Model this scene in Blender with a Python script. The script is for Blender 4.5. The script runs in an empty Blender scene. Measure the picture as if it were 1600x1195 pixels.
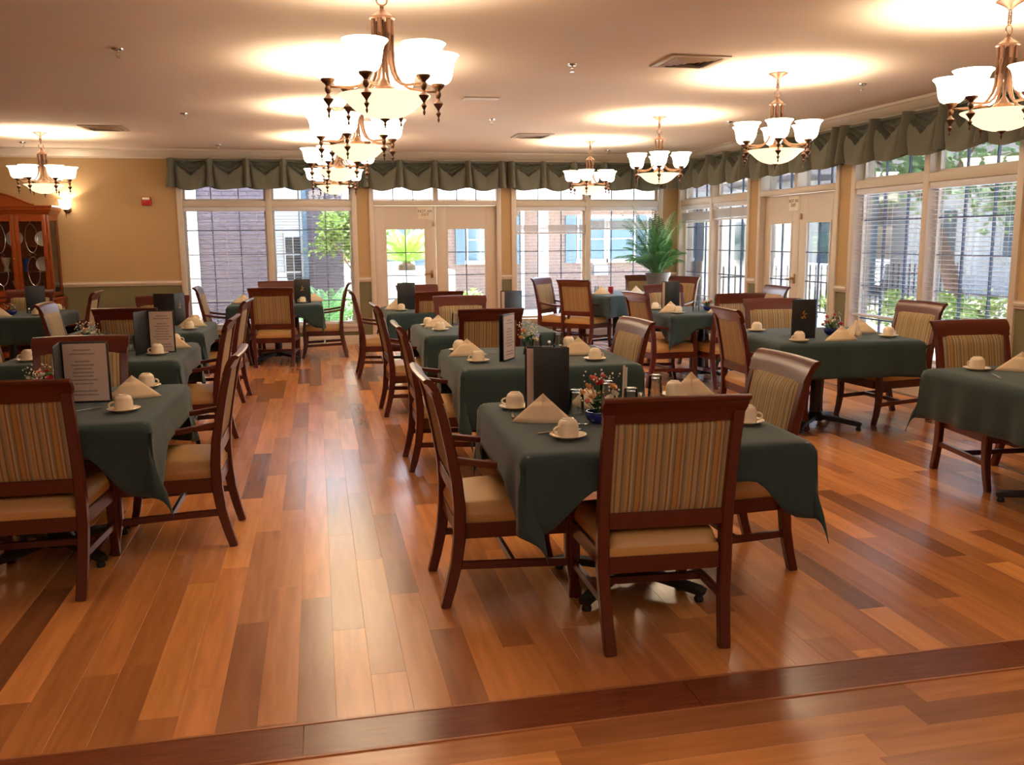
import bpy, bmesh, math, random
from mathutils import Vector, Matrix
random.seed(7)
PI = math.pi
SC = bpy.context.scene
COL = SC.collection

# ------------------------------------------------------------------ camera, world, sun, exposure
YAW, PITCH, ROLL, CAMZ = .2123, -.1576, -.0087, 1.5401
fw = Vector((math.sin(YAW)*math.cos(PITCH), math.cos(YAW)*math.cos(PITCH), math.sin(PITCH)))
rt = Vector((math.cos(YAW), -math.sin(YAW), 0)); up = rt.cross(fw)
rt, up = rt*math.cos(ROLL)+up*math.sin(ROLL), -rt*math.sin(ROLL)+up*math.cos(ROLL)
cd = bpy.data.cameras.new('camera'); cam = bpy.data.objects.new('camera', cd); COL.objects.link(cam)
m = Matrix((rt, up, -fw)).transposed().to_4x4(); m.translation = (0, 0, CAMZ)
cam.matrix_world = m
cd.sensor_width = 36; cd.sensor_fit = 'HORIZONTAL'; cd.lens = 36*1400.3/1600; cd.clip_end = 300
SC.camera = cam

SUN_W, SKY_S = 20.0, 1.25
BULB_W, BOWL_E, SHADE_E = 7.2, .7, 5.2
wd = bpy.data.worlds.new('sky'); SC.world = wd; wd.use_nodes = True
nt = wd.node_tree; nt.nodes.clear()
sk = nt.nodes.new('ShaderNodeTexSky'); sk.sky_type = 'NISHITA'; sk.sun_disc = False
sk.sun_elevation = math.radians(58); sk.sun_rotation = math.radians(-29)
sk.air_density = 1.0; sk.dust_density = 5.0
bg = nt.nodes.new('ShaderNodeBackground'); bg.inputs[1].default_value = SKY_S
ow = nt.nodes.new('ShaderNodeOutputWorld')
nt.links.new(sk.outputs[0], bg.inputs[0]); nt.links.new(bg.outputs[0], ow.inputs[0])
sl = bpy.data.lights.new('sun', 'SUN'); sl.energy = SUN_W; sl.angle = math.radians(.6); sl.color = (1, .95, .87)
so = bpy.data.objects.new('sun', sl); COL.objects.link(so); so.location = (-8, 30, 25)
so.rotation_euler = Vector((.26, -.46, -.85)).to_track_quat('-Z', 'Y').to_euler()
al = bpy.data.lights.new('rear_fill_light', 'AREA'); al.shape = 'RECTANGLE'; al.size = 8; al.size_y = 3.2; al.energy = 52; al.color = (1, .88, .72)
ao = bpy.data.objects.new('rear_fill_light', al); COL.objects.link(ao); ao.location = (.3, -.6, 2.80)   # added fill lamp, stands in for unseen lighting behind the viewpoint
SC.view_settings.view_transform = 'Standard'; SC.view_settings.look = 'None'
SC.view_settings.gamma = 1; SC.view_settings.use_curve_mapping = False
SC.view_settings.exposure = 1.0
cy = SC.cycles
cy.use_denoising = True; cy.max_bounces = 8; cy.diffuse_bounces = 4; cy.glossy_bounces = 4
cy.transparent_max_bounces = 24; cy.transmission_bounces = 6
cy.caustics_reflective = False; cy.caustics_refractive = False; cy.sample_clamp_indirect = 3; wd.cycles.sampling_method = 'NONE'

# ------------------------------------------------------------------ helpers
def sr(r, g, b):
    f = lambda c: (c/255/12.92) if c/255 <= .04045 else ((c/255+.055)/1.055)**2.4
    return (f(r), f(g), f(b), 1)

def mat(name, col, rough=.6, metal=0, spec=.5, noise=0, nscale=20, bump=0, bscale=60, emit=None, estr=0, coat=0, stretch=None, sheen=0):
    M = bpy.data.materials.new(name); M.use_nodes = True
    t = M.node_tree; p = t.nodes['Principled BSDF']
    p.inputs['Base Color'].default_value = col; p.inputs['Roughness'].default_value = rough
    p.inputs['Metallic'].default_value = metal; p.inputs['Specular IOR Level'].default_value = spec
    p.inputs['Coat Weight'].default_value = coat; p.inputs['Coat Roughness'].default_value = .15
    p.inputs['Sheen Weight'].default_value = sheen
    if noise or bump:
        tc = t.nodes.new('ShaderNodeTexCoord'); src = tc.outputs['Object']
        if stretch:
            mp = t.nodes.new('ShaderNodeMapping'); mp.inputs['Scale'].default_value = stretch
            t.links.new(src, mp.inputs[0]); src = mp.outputs[0]
    if noise:
        n = t.nodes.new('ShaderNodeTexNoise'); n.inputs['Scale'].default_value = nscale; n.inputs['Detail'].default_value = 5
        t.links.new(src, n.inputs['Vector'])
        mx = t.nodes.new('ShaderNodeMix'); mx.data_type = 'RGBA'
        mx.inputs[6].default_value = tuple(c*(1-noise) for c in col[:3])+(1,)
        mx.inputs[7].default_value = tuple(min(1, c*(1+noise)) for c in col[:3])+(1,)
        t.links.new(n.outputs['Fac'], mx.inputs[0]); t.links.new(mx.outputs[2], p.inputs['Base Color'])
    if bump:
        n2 = t.nodes.new('ShaderNodeTexNoise'); n2.inputs['Scale'].default_value = bscale; n2.inputs['Detail'].default_value = 4
        t.links.new(src, n2.inputs['Vector'])
        b = t.nodes.new('ShaderNodeBump'); b.inputs['Strength'].default_value = bump; b.inputs['Distance'].default_value = .004
        t.links.new(n2.outputs['Fac'], b.inputs['Height']); t.links.new(b.outputs[0], p.inputs['Normal'])
    if emit:
        p.inputs['Emission Color'].default_value = emit; p.inputs['Emission Strength'].default_value = estr
    return M

def glass_mat(name, tint=(1, 1, 1, 1), refl=1.0, rough=.0, base=.04):
    M = bpy.data.materials.new(name); M.use_nodes = True
    t = M.node_tree; t.nodes.clear()
    o = t.nodes.new('ShaderNodeOutputMaterial'); mx = t.nodes.new('ShaderNodeMixShader')
    tr = t.nodes.new('ShaderNodeBsdfTransparent'); tr.inputs[0].default_value = tint
    gl = t.nodes.new('ShaderNodeBsdfGlossy'); gl.inputs['Roughness'].default_value = rough
    lw = t.nodes.new('ShaderNodeFresnel'); lw.inputs[0].default_value = 1.45
    mu = t.nodes.new('ShaderNodeMath'); mu.operation = 'MULTIPLY_ADD'; mu.inputs[1].default_value = refl; mu.inputs[2].default_value = base
    mu.use_clamp = True
    t.links.new(lw.outputs[0], mu.inputs[0]); t.links.new(mu.outputs[0], mx.inputs[0])
    t.links.new(tr.outputs[0], mx.inputs[1]); t.links.new(gl.outputs[0], mx.inputs[2]); t.links.new(mx.outputs[0], o.inputs[0])
    return M

class MB:
    """mesh collector"""
    def __init__(s): s.v = []; s.f = []; s.mi = []; s.sm = []
    def add(s, vs, fs, mi=0, smooth=False):
        o = len(s.v); s.v += [tuple(v) for v in vs]
        for f in fs:
            s.f.append(tuple(i+o for i in f)); s.mi.append(mi); s.sm.append(smooth)
        return s
    def box(s, x0, x1, y0, y1, z0, z1, mi=0, bev=0):
        if bev <= 0:
            vs = [(x, y, z) for z in (z0, z1) for y in (y0, y1) for x in (x0, x1)]
            return s.add(vs, [(0, 2, 3, 1), (4, 5, 7, 6), (0, 1, 5, 4), (2, 6, 7, 3), (0, 4, 6, 2), (1, 3, 7, 5)], mi)
        bm = bmesh.new(); bmesh.ops.create_cube(bm, size=1)
        for v in bm.verts:
            v.co = ((x0+x1)/2+v.co.x*(x1-x0), (y0+y1)/2+v.co.y*(y1-y0), (z0+z1)/2+v.co.z*(z1-z0))
        bmesh.ops.bevel(bm, geom=bm.edges[:], offset=bev, segments=2, affect='EDGES', profile=.5)
        bm.verts.index_update()
        s.add([v.co for v in bm.verts], [[v.index for v in f.verts] for f in bm.faces], mi, True); bm.free()
        return s
    def lathe(s, prof, c=(0, 0, 0), seg=16, mi=0, cap0=True, cap1=True, smooth=True, flute=0, nf=0):
        vs = []; fs = []
        for r, z in prof:
            for k in range(seg):
                a = 2*PI*k/seg; q = r*(1+flute*math.cos(nf*a)) if flute else r
                vs.append((c[0]+q*math.cos(a), c[1]+q*math.sin(a), c[2]+z))
        n = len(prof)
        for i in range(n-1):
            for k in range(seg):
                k2 = (k+1) % seg
                fs.append((i*seg+k, i*seg+k2, (i+1)*seg+k2, (i+1)*seg+k))
        if cap0: fs.append(tuple(range(seg-1, -1, -1)))
        if cap1: fs.append(tuple((n-1)*seg+k for k in range(seg)))
        return s.add(vs, fs, mi, smooth)
    def sweep(s, pts, w, h, side=(1, 0, 0), bev=.25, mi=0, caps=True):
        """rectangular rounded bar along pts; w along side, h across; w,h float or list"""
        S = Vector(side).normalized(); P = [Vector(p) for p in pts]; n = len(P); vs = []; fs = []
        for i, p in enumerate(P):
            tg = (P[min(i+1, n-1)]-P[max(i-1, 0)]).normalized()
            U = tg.cross(S); U.normalize(); R = U.cross(tg).normalized()
            a = (w[i] if isinstance(w, (list, tuple)) else w)/2; b = (h[i] if isinstance(h, (list, tuple)) else h)/2
            c = min(a, b)*bev
            for x, y in ((-a+c, -b), (a-c, -b), (a, -b+c), (a, b-c), (a-c, b), (-a+c, b), (-a, b-c), (-a, -b+c)):
                vs.append(p+R*x+U*y)
        for i in range(n-1):
            for k in range(8):
                fs.append((i*8+k, i*8+(k+1) % 8, (i+1)*8+(k+1) % 8, (i+1)*8+k))
        if caps: fs.append(tuple(range(7, -1, -1))); fs.append(tuple((n-1)*8+k for k in range(8)))
        return s.add(vs, fs, mi, True)
    def tube(s, pts, r, seg=6, mi=0, caps=True):
        P = [Vector(p) for p in pts]; n = len(P); vs = []; fs = []
        ref = Vector((0, 0, 1)) if abs((P[-1]-P[0]).normalized().z) < .9 else Vector((1, 0, 0))
        for i, p in enumerate(P):
            tg = (P[min(i+1, n-1)]-P[max(i-1, 0)]).normalized()
            U = tg.cross(ref)
            if U.length < 1e-5: U = tg.cross(Vector((0, 1, 0)))
            U.normalize(); V = tg.cross(U); q = r[i] if isinstance(r, (list, tuple)) else r
            for k in range(seg):
                a = 2*PI*k/seg; vs.append(p+U*(q*math.cos(a))+V*(q*math.sin(a)))
        for i in range(n-1):
            for k in range(seg):
                fs.append((i*seg+k, (i+1)*seg+k, (i+1)*seg+(k+1) % seg, i*seg+(k+1) % seg))
        if caps: fs.append(tuple(range(seg))); fs.append(tuple((n-1)*seg+k for k in range(seg-1, -1, -1)))
        return s.add(vs, fs, mi, True)
    def grid(s, fn, nu, nv, mi=0, flip=False):
        vs = [fn(i/nu, j/nv) for j in range(nv+1) for i in range(nu+1)]; fs = []
        for j in range(nv):
            for i in range(nu):
                a = j*(nu+1)+i; q = (a, a+1, a+nu+2, a+nu+1); fs.append(q[::-1] if flip else q)
        return s.add(vs, fs, mi, True)
    def ball(s, c, r, seg=8, ring=5, mi=0, sq=1):
        prof = [(max(1e-4, r*math.sin(PI*i/ring)), -r*sq*math.cos(PI*i/ring)) for i in range(ring+1)]
        return s.lathe(prof, c, seg, mi, False, False)
    def xf(s, M):
        s.v = [tuple(M @ Vector(v)) for v in s.v]; return s
    def mesh(s, name, mats, ang=40):
        me = bpy.data.meshes.new(name); me.from_pydata(s.v, [], s.f)
        if not isinstance(mats, (list, tuple)): mats = [mats]
        for q in mats: me.materials.append(q)
        me.polygons.foreach_set('material_index', s.mi); me.polygons.foreach_set('use_smooth', s.sm)
        me.update()
        if any(s.sm): me.set_sharp_from_angle(angle=math.radians(ang))
        return me

def tag(o, label=None, cat=None, group=None, kind=None):
    if label: o['label'] = label
    if cat: o['category'] = cat
    if group: o['group'] = group
    if kind: o['kind'] = kind
    return o
def obj(name, mb, mats, parent=None, label=None, cat=None, group=None, kind=None, loc=None, solid=0, ang=40):
    me = mb if isinstance(mb, bpy.types.Mesh) else mb.mesh(name, mats, ang)
    o = bpy.data.objects.new(name, me); COL.objects.link(o)
    if parent: o.parent = parent
    if loc: o.location = loc
    if solid:
        md = o.modifiers.new('thickness', 'SOLIDIFY'); md.thickness = abs(solid); md.offset = -1 if solid > 0 else 1
    return tag(o, label, cat, group, kind)
def empty(name, loc, rz, label, cat, group=None, kind=None):
    o = bpy.data.objects.new(name, None); COL.objects.link(o); o.empty_display_size = .1
    o.location = loc; o.rotation_euler = (0, 0, math.radians(rz))
    return tag(o, label, cat, group, kind)
KIDS = {}
def kids(o): return [c for c in o.children]
def dup(o, loc, rz, label, parent=None):
    def cp(x, par):
        c = x.copy(); COL.objects.link(c)
        if par: c.parent = par
        for ch in x.children: cp(ch, c)
        return c
    r = cp(o, parent); r.location = loc; r.rotation_euler = (0, 0, math.radians(rz)); r['label'] = label
    return r

# ------------------------------------------------------------------ materials
M = {}
M['wall'] = mat('tan wall paint', sr(184, 152, 108), .75, noise=.03, nscale=3, bump=.12, bscale=220)
M['green'] = mat('olive wainscot paint', sr(112, 106, 74), .7, noise=.04, nscale=4, bump=.1, bscale=200)
M['ceil'] = mat('cream ceiling paint', sr(236, 220, 204), .9, noise=.03, nscale=2, bump=.25, bscale=160)
M['trim'] = mat('cream trim paint', sr(212, 198, 182), .4, noise=.02, nscale=6)
M['blind'] = mat('white blind slat', sr(222, 220, 226), .45)
M['muntin'] = mat('dark grille bar', sr(70, 84, 112), .5)
M['glass'] = glass_mat('window glass', (.97, .985, 1, 1), .9, 0, .0)
M['clear'] = glass_mat('tumbler glass', (.93, .95, .96, 1), 1.0, .03, .06)
M['wood'] = mat('mahogany wood', sr(84, 28, 18), .32, noise=.35, nscale=14, stretch=(6, 6, 1.2), coat=.25)
M['cabwood'] = mat('cherry cabinet wood', sr(138, 62, 22), .35, noise=.3, nscale=10, stretch=(5, 5, 1), coat=.2)
M['vinyl'] = mat('tan vinyl', sr(196, 150, 92), .42, noise=.06, nscale=6, bump=.08, bscale=90)
M['cloth'] = mat('dark green linen', sr(38, 60, 60), .85, noise=.18, nscale=220, bump=.25, bscale=420, sheen=.15)
M['black'] = mat('black iron', sr(28, 26, 28), .45)
M['white'] = mat('cream china', sr(238, 222, 196), .25, noise=.01, nscale=5)
M['napkin'] = mat('ecru napkin linen', sr(228, 204, 170), .8, bump=.2, bscale=300, noise=.03, nscale=40)
M['steel'] = mat('polished steel', sr(205, 205, 205), .22, 1)
M['bronze'] = mat('brushed bronze', sr(96, 68, 52), .45, .8, noise=.1, nscale=30)
M['shade'] = mat('lit frosted shade glass', sr(255, 240, 215), .5, emit=(1, .84, .60, 1), estr=SHADE_E)
M['bowlglass'] = mat('lit bowl glass', sr(255, 236, 200), .5, noise=.06, nscale=14, emit=(1, .80, .50, 1), estr=BOWL_E)
M['valance'] = mat('sage valance cloth', sr(106, 108, 94), .8, noise=.06, nscale=120, bump=.15, bscale=260, sheen=.1)
M['cover'] = mat('black menu leather', sr(34, 38, 42), .4, bump=.2, bscale=260)
M['gold'] = mat('gold foil', sr(200, 160, 80), .35, .8)
M['red'] = mat('red enamel', sr(178, 36, 30), .4)
M['pink'] = mat('pink petals', sr(232, 130, 124), .7, noise=.15, nscale=60)
M['rose'] = mat('red petals', sr(196, 44, 52), .7, noise=.15, nscale=60)
M['peach'] = mat('peach petals', sr(240, 182, 128), .7, noise=.12, nscale=60)
M['ivory'] = mat('ivory petals', sr(240, 230, 210), .7)
M['leaf'] = mat('leaf green', sr(54, 104, 50), .5, noise=.25, nscale=30)
M['palm'] = mat('palm frond green', sr(92, 152, 88), .5, noise=.3, nscale=9)
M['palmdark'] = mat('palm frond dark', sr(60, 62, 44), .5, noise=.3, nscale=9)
M['blue'] = mat('cobalt glazed bowl', sr(40, 52, 128), .15)
M['grey'] = mat('grey painted metal', sr(128, 126, 124), .5)
M['pot'] = mat('grey planter glaze', sr(126, 122, 118), .45, noise=.08, nscale=8)
M['soil'] = mat('potting soil', sr(60, 44, 34), .95, bump=.6, bscale=60)
M['sign'] = mat('sign plate', sr(236, 226, 206), .4)
M['ink'] = mat('sign ink', sr(80, 66, 58), .6)
M['lampwhite'] = mat('strobe lens', sr(250, 245, 235), .2)
M['ventm'] = mat('almond vent paint', sr(188, 166, 142), .5)
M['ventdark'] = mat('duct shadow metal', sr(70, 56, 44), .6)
M['brass'] = mat('aged brass', sr(168, 130, 84), .3, 1)
M['edge'] = mat('floor edge strip', sr(176, 112, 66), .3)
# outdoors
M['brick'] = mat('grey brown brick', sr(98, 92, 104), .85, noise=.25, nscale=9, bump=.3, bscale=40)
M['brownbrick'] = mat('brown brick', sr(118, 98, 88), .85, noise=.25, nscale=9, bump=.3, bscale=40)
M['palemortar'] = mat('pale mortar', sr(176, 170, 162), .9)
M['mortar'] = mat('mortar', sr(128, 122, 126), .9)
M['siding'] = mat('white siding', sr(228, 230, 226), .6)
M['slate'] = mat('slate blue shutter', sr(92, 116, 132), .6)
M['roof'] = mat('grey shingle roof', sr(116, 112, 114), .9, noise=.25, nscale=14)
M['concrete'] = mat('pale concrete', sr(214, 208, 198), .85, noise=.06, nscale=1.2, bump=.2, bscale=30)
M['lawn'] = mat('lawn green', sr(112, 142, 66), .9, noise=.3, nscale=3, bump=.4, bscale=60)
M['bark'] = mat('bark', sr(112, 92, 78), .9, noise=.3, nscale=6, stretch=(4, 4, 1), bump=.6, bscale=20)
M['bushleaf'] = mat('bush leaves', sr(128, 158, 76), .6, noise=.3, nscale=3)
M['treeleaf'] = mat('tree leaves', sr(112, 144, 98), .6, noise=.35, nscale=1.5)
M['cycad'] = mat('cycad green', sr(142, 178, 74), .5, noise=.2, nscale=3)
M['outglass'] = mat('dark window glass', sr(96, 118, 126), .08, spec=.8)
M['doorglass'] = mat('shaded door glass', sr(52, 60, 64), .1, spec=.8)

def wood_floor(name, per_island):
    Mx = bpy.data.materials.new(name); Mx.use_nodes = True
    t = Mx.node_tree; p = t.nodes['Principled BSDF']; L = t.links.new
    tc = t.nodes.new('ShaderNodeTexCoord')
    geo = t.nodes.new('ShaderNodeNewGeometry')
    if per_island: rnd = geo.outputs['Random Per Island']
    else:
        oi = t.nodes.new('ShaderNodeObjectInfo'); rnd = oi.outputs['Random']
    ramp = t.nodes.new('ShaderNodeValToRGB'); cr = ramp.color_ramp; cr.interpolation = 'LINEAR'
    stops = [(0, sr(142, 90, 53)), (.16, sr(175, 113, 64)), (.34, sr(206, 135, 77)), (.5, sr(231, 154, 88)), (.62, sr(193, 124, 71)), (.78, sr(244, 169, 96)), (.9, sr(163, 101, 59)), (1, sr(216, 143, 83))]
    cr.elements[0].position = 0; cr.elements[0].color = stops[0][1]; cr.elements[1].position = 1; cr.elements[1].color = stops[-1][1]
    for a, c in stops[1:-1]:
        e = cr.elements.new(a); e.color = c
    L(rnd, ramp.inputs[0])
    add = t.nodes.new('ShaderNodeVectorMath'); add.operation = 'SCALE'
    comb = t.nodes.new('ShaderNodeCombineXYZ'); 
    for k in range(3): L(rnd, comb.inputs[k])
    L(comb.outputs[0], add.inputs[0]); add.inputs['Scale'].default_value = 37
    ad2 = t.nodes.new('ShaderNodeVectorMath'); ad2.operation = 'ADD'
    L(geo.outputs['Position'] if per_island else tc.outputs['Object'], ad2.inputs[0]); L(add.outputs[0], ad2.inputs[1])
    mp = t.nodes.new('ShaderNodeMapping'); mp.inputs['Scale'].default_value = (16, 1.3, 4); L(ad2.outputs[0], mp.inputs[0])
    n = t.nodes.new('ShaderNodeTexNoise'); n.inputs['Scale'].default_value = 1.6; n.inputs['Detail'].default_value = 4; n.inputs['Distortion'].default_value = .25
    L(mp.outputs[0], n.inputs['Vector'])
    r2 = t.nodes.new('ShaderNodeValToRGB'); r2.color_ramp.elements[0].position = .25; r2.color_ramp.elements[0].color = (.78, .75, .73, 1)
    r2.color_ramp.elements[1].position = .68; r2.color_ramp.elements[1].color = (1.08, 1.07, 1.06, 1)
    L(n.outputs['Fac'], r2.inputs[0])
    mx = t.nodes.new('ShaderNodeMix'); mx.data_type = 'RGBA'; mx.blend_type = 'MULTIPLY'; mx.inputs[0].default_value = 1
    L(ramp.outputs[0], mx.inputs[6]); L(r2.outputs[0], mx.inputs[7]); L(mx.outputs[2], p.inputs['Base Color'])
    rr = t.nodes.new('ShaderNodeMapRange'); p.inputs['Specular IOR Level'].default_value = .75; rr.inputs[3].default_value = .20; rr.inputs[4].default_value = .24
    L(n.outputs['Fac'], rr.inputs[0]); L(rr.outputs[0], p.inputs['Roughness'])
    return Mx
M['plank'] = wood_floor('laminate plank', False)
M['planks'] = wood_floor('laminate planks', True)
M['darkplank'] = mat('dark border plank', sr(126, 68, 40), .22, noise=.45, nscale=5, stretch=(1.2, 14, 4))

def stripe_fabric():
    Mx = bpy.data.materials.new('striped upholstery'); Mx.use_nodes = True
    t = Mx.node_tree; p = t.nodes['Principled BSDF']; L = t.links.new
    tc = t.nodes.new('ShaderNodeTexCoord'); sx = t.nodes.new('ShaderNodeSeparateXYZ'); L(tc.outputs['Object'], sx.inputs[0])
    mu = t.nodes.new('ShaderNodeMath'); mu.operation = 'MULTIPLY_ADD'; mu.inputs[1].default_value = 1/.145; mu.inputs[2].default_value = 10.37; L(sx.outputs[0], mu.inputs[0])
    fr = t.nodes.new('ShaderNodeMath'); fr.operation = 'FRACT'; L(mu.outputs[0], fr.inputs[0])
    rp = t.nodes.new('ShaderNodeValToRGB'); cr = rp.color_ramp; cr.interpolation = 'CONSTANT'
    pal = dict(b=sr(168, 146, 108), o=sr(168, 130, 74), g=sr(134, 130, 110), w=sr(130, 102, 66), l=sr(180, 160, 120), r=sr(142, 106, 74))
    seq = 'bbwgobwlgwoorbwgbobw'
    cr.elements[0].color = pal[seq[0]]; cr.elements[1].position = 1/len(seq); cr.elements[1].color = pal[seq[1]]
    for i in range(2, len(seq)):
        e = cr.elements.new(i/len(seq)); e.color = pal[seq[i]]
    L(fr.outputs[0], rp.inputs[0]); L(rp.outputs[0], p.inputs['Base Color'])
    p.inputs['Roughness'].default_value = .75
    n = t.nodes.new('ShaderNodeTexNoise'); n.inputs['Scale'].default_value = 350; L(tc.outputs['Object'], n.inputs['Vector'])
    bp = t.nodes.new('ShaderNodeBump'); bp.inputs['Strength'].default_value = .25; bp.inputs['Distance'].default_value = .002
    L(n.outputs['Fac'], bp.inputs['Height']); L(bp.outputs[0], p.inputs['Normal'])
    return Mx
M['stripe'] = stripe_fabric()

def page_mat():
    """printed page: rows of small grey lines with two short title lines, in the leaf's own x/z"""
    Mx = bpy.data.materials.new('printed menu page'); Mx.use_nodes = True
    t = Mx.node_tree; p = t.nodes['Principled BSDF']; L = t.links.new
    p.inputs['Roughness'].default_value = .35
    tc = t.nodes.new('ShaderNodeTexCoord'); s = t.nodes.new('ShaderNodeSeparateXYZ'); L(tc.outputs['Object'], s.inputs[0])
    def mth(op, a, b=None, c=None):
        nd = t.nodes.new('ShaderNodeMath'); nd.operation = op
        for k, q in enumerate((a, b, c)):
            if q is None: continue
            if isinstance(q, (int, float)): nd.inputs[k].default_value = q
            else: L(q, nd.inputs[k])
        return nd.outputs[0]
    row = mth('MULTIPLY', s.outputs[2], 54); ri = mth('FLOOR', row); rf = mth('FRACT', row)
    wn = t.nodes.new('ShaderNodeTexWhiteNoise'); wn.noise_dimensions = '1D'; L(ri, wn.inputs['W'])
    half = mth('MULTIPLY_ADD', wn.outputs['Value'], .06, .012)
    dx = mth('ABSOLUTE', mth('SUBTRACT', s.outputs[0], .1))
    on = mth('MULTIPLY', mth('LESS_THAN', dx, half), mth('GREATER_THAN', wn.outputs['Value'], .22)); ln = mth('LESS_THAN', rf, .42)
    inz = mth('MULTIPLY', mth('GREATER_THAN', s.outputs[2], .03), mth('LESS_THAN', s.outputs[2], .275))
    nz = t.nodes.new('ShaderNodeTexNoise'); nz.inputs['Scale'].default_value = 320; L(tc.outputs['Object'], nz.inputs['Vector'])
    k = mth('MULTIPLY', mth('MULTIPLY', on, ln), mth('MULTIPLY', inz, mth('GREATER_THAN', nz.outputs['Fac'], .44)))
    k = mth('MULTIPLY', k, .62)
    mx = t.nodes.new('ShaderNodeMix'); mx.data_type = 'RGBA'; mx.inputs[6].default_value = sr(226, 206, 196); mx.inputs[7].default_value = sr(70, 60, 60)
    L(k, mx.inputs[0]); L(mx.outputs[2], p.inputs['Base Color'])
    return Mx
M['page'] = page_mat()

# ------------------------------------------------------------------ room shell
D, W, CEIL = 13.69, 5.687, 2.84
LX, FY = -6.6, -3.0
T = .2
RAILZ0, RAILZ1 = .94, 1.01
def struct(name, mb, mats, label, cat, parent=None, ang=40):
    return obj(name, mb, mats, parent, label, cat, None, 'structure', ang=ang)

fl = struct('floor', MB().box(LX, W, FY, D, -.12, -.012), M['plank'], 'orange brown laminate plank floor of the dining room', 'floor')
def plank_mesh(nm, L_, Wd, mt, along='y'):
    b = MB(); e = .0006; t0, t1 = -.012, 0
    a, c = (Wd/2-.0001, L_/2-.0001)
    vs = [(-a, -c, t0), (a, -c, t0), (a, c, t0), (-a, c, t0), (-a+e, -c+e, t1), (a-e, -c+e, t1), (a-e, c-e, t1), (-a+e, c-e, t1)]
    vs[0:4] = [(x, y, t0) for x, y, _ in vs[0:4]]
    mid = [(-a, -c, t1-.0006), (a, -c, t1-.0006), (a, c, t1-.0006), (-a, c, t1-.0006)]
    vs += mid
    fs = [(4, 5, 6, 7)]
    for i in range(4):
        j = (i+1) % 4
        fs += [(8+i, 8+j, 4+j, 4+i), (i, j, 8+j, 8+i)]
    b.add(vs, fs); return b.mesh(nm, mt)
PW, PL = .127, 1.2
Y0 = 2.77
pm = plank_mesh('plank', PL, PW, M['plank'])
cells = []
ncol = int((W-LX)/PW)+1
for c in range(ncol):
    x0 = LX+c*PW; x1 = min(W, x0+PW)
    y = Y0-random.random()*PL
    while y < D:
        cells.append((x0, x1, max(Y0, y), min(D, y+PL))); y += PL
def seen(x, y):
    v = Vector((x, y, 0))-Vector((0, 0, CAMZ)); z = v.dot(fw)
    if z < .3: return False
    return abs(v.dot(rt)/z) < .60 and abs(v.dot(up)/z) < .45
full = sorted([c for c in cells if c[3]-c[2] > PL-1e-3 and c[1]-c[0] > PW-1e-3 and (seen((c[0]+c[1])/2, c[2]) or seen((c[0]+c[1])/2, c[3]))], key=lambda c: c[2]+c[3]+abs(c[0])*.2)
cut = [c for c in cells if c[3]-c[2] <= PL-1e-3 and c[2] < 3.6 and c[1]-c[0] > PW-1e-3 and (seen((c[0]+c[1])/2, c[2]) or seen((c[0]+c[1])/2, c[3])) and c[3]-c[2] > .05]
single = set(full[:300-len(cut)-18])
for c in single:
    o = obj('plank', pm, None, fl, loc=((c[0]+c[1])/2, (c[2]+c[3])/2, 0))
for c in cut:
    obj('plank', plank_mesh('plank', c[3]-c[2], PW, M['plank']), None, fl, loc=((c[0]+c[1])/2, (c[2]+c[3])/2, 0))
rest = MB()
def rest_plank(x0, x1, y0, y1):
    g = .0001; e = .0006; q = [(x0+g, y0+g), (x1-g, y0+g), (x1-g, y1-g), (x0+g, y1-g)]; s_ = [(x0+g+e, y0+g+e), (x1-g-e, y0+g+e), (x1-g-e, y1-g-e), (x0+g+e, y1-g-e)]
    vs = [(x, y, -.0006) for x, y in q]+[(x, y, 0) for x, y in s_]+[(x, y, -.012) for x, y in q]
    fs = [(4, 5, 6, 7)]
    for i in range(4):
        j = (i+1) % 4; fs += [(i, j, 4+j, 4+i), (8+i, 8+j, j, i)]
    rest.add(vs, fs)
cs = set(cut)
for c in cells:
    if c not in single and c not in cs and c[1]-c[0] > .01 and c[3]-c[2] > .01: rest_plank(*c)
# border planks (running across) and the nearer floor field laid across
bx = LX; k = 0
bm_ = {}
while bx < W:
    L_ = 1.3; x1 = min(W, bx+L_)
    q = MB(); q.box(-(x1-bx)/2+.001, (x1-bx)/2-.001, -.0925, .0925, -.012, .002)
    o = obj('border_plank', q, M['darkplank'], fl, loc=((bx+x1)/2, 2.672, 0)); bx = x1
obj('edge_strip', MB().box(LX, W, 2.764, 2.774, -.012, .004), M['edge'], fl)
obj('edge_strip', MB().box(LX, W, 2.570, 2.580, -.012, .004), M['edge'], fl)
row = 0; yy = 2.57
pmx = plank_mesh('plank', 1.2, PW, M['plank'], 'x')
nsing = 0
while yy > FY:
    x = LX-random.random()*1.2
    while x < W:
        a, b2 = max(LX, x), min(W, x+1.2)
        if b2-a > 1.199 and yy > 1.9 and (seen(a, yy-.06) or seen(b2, yy-.06)) and nsing < 18:
            # turned a quarter so the grain follows the plank
            o = obj('plank', pm, None, fl, loc=((a+b2)/2, yy-PW/2, 0)); o.rotation_euler = (0, 0, PI/2); nsing += 1
        elif b2-a > .01: rest_plank(a, b2, max(FY, yy-PW), yy)
        x += 1.2
    yy -= PW
obj('plank_field', rest, M['planks'], fl, kind='stuff')

struct('ceiling', MB().box(LX-.2, W+.3, FY-.2, D+.3, CEIL, CEIL+.15), M['ceil'], 'cream textured ceiling over the dining room', 'ceiling')

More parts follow.
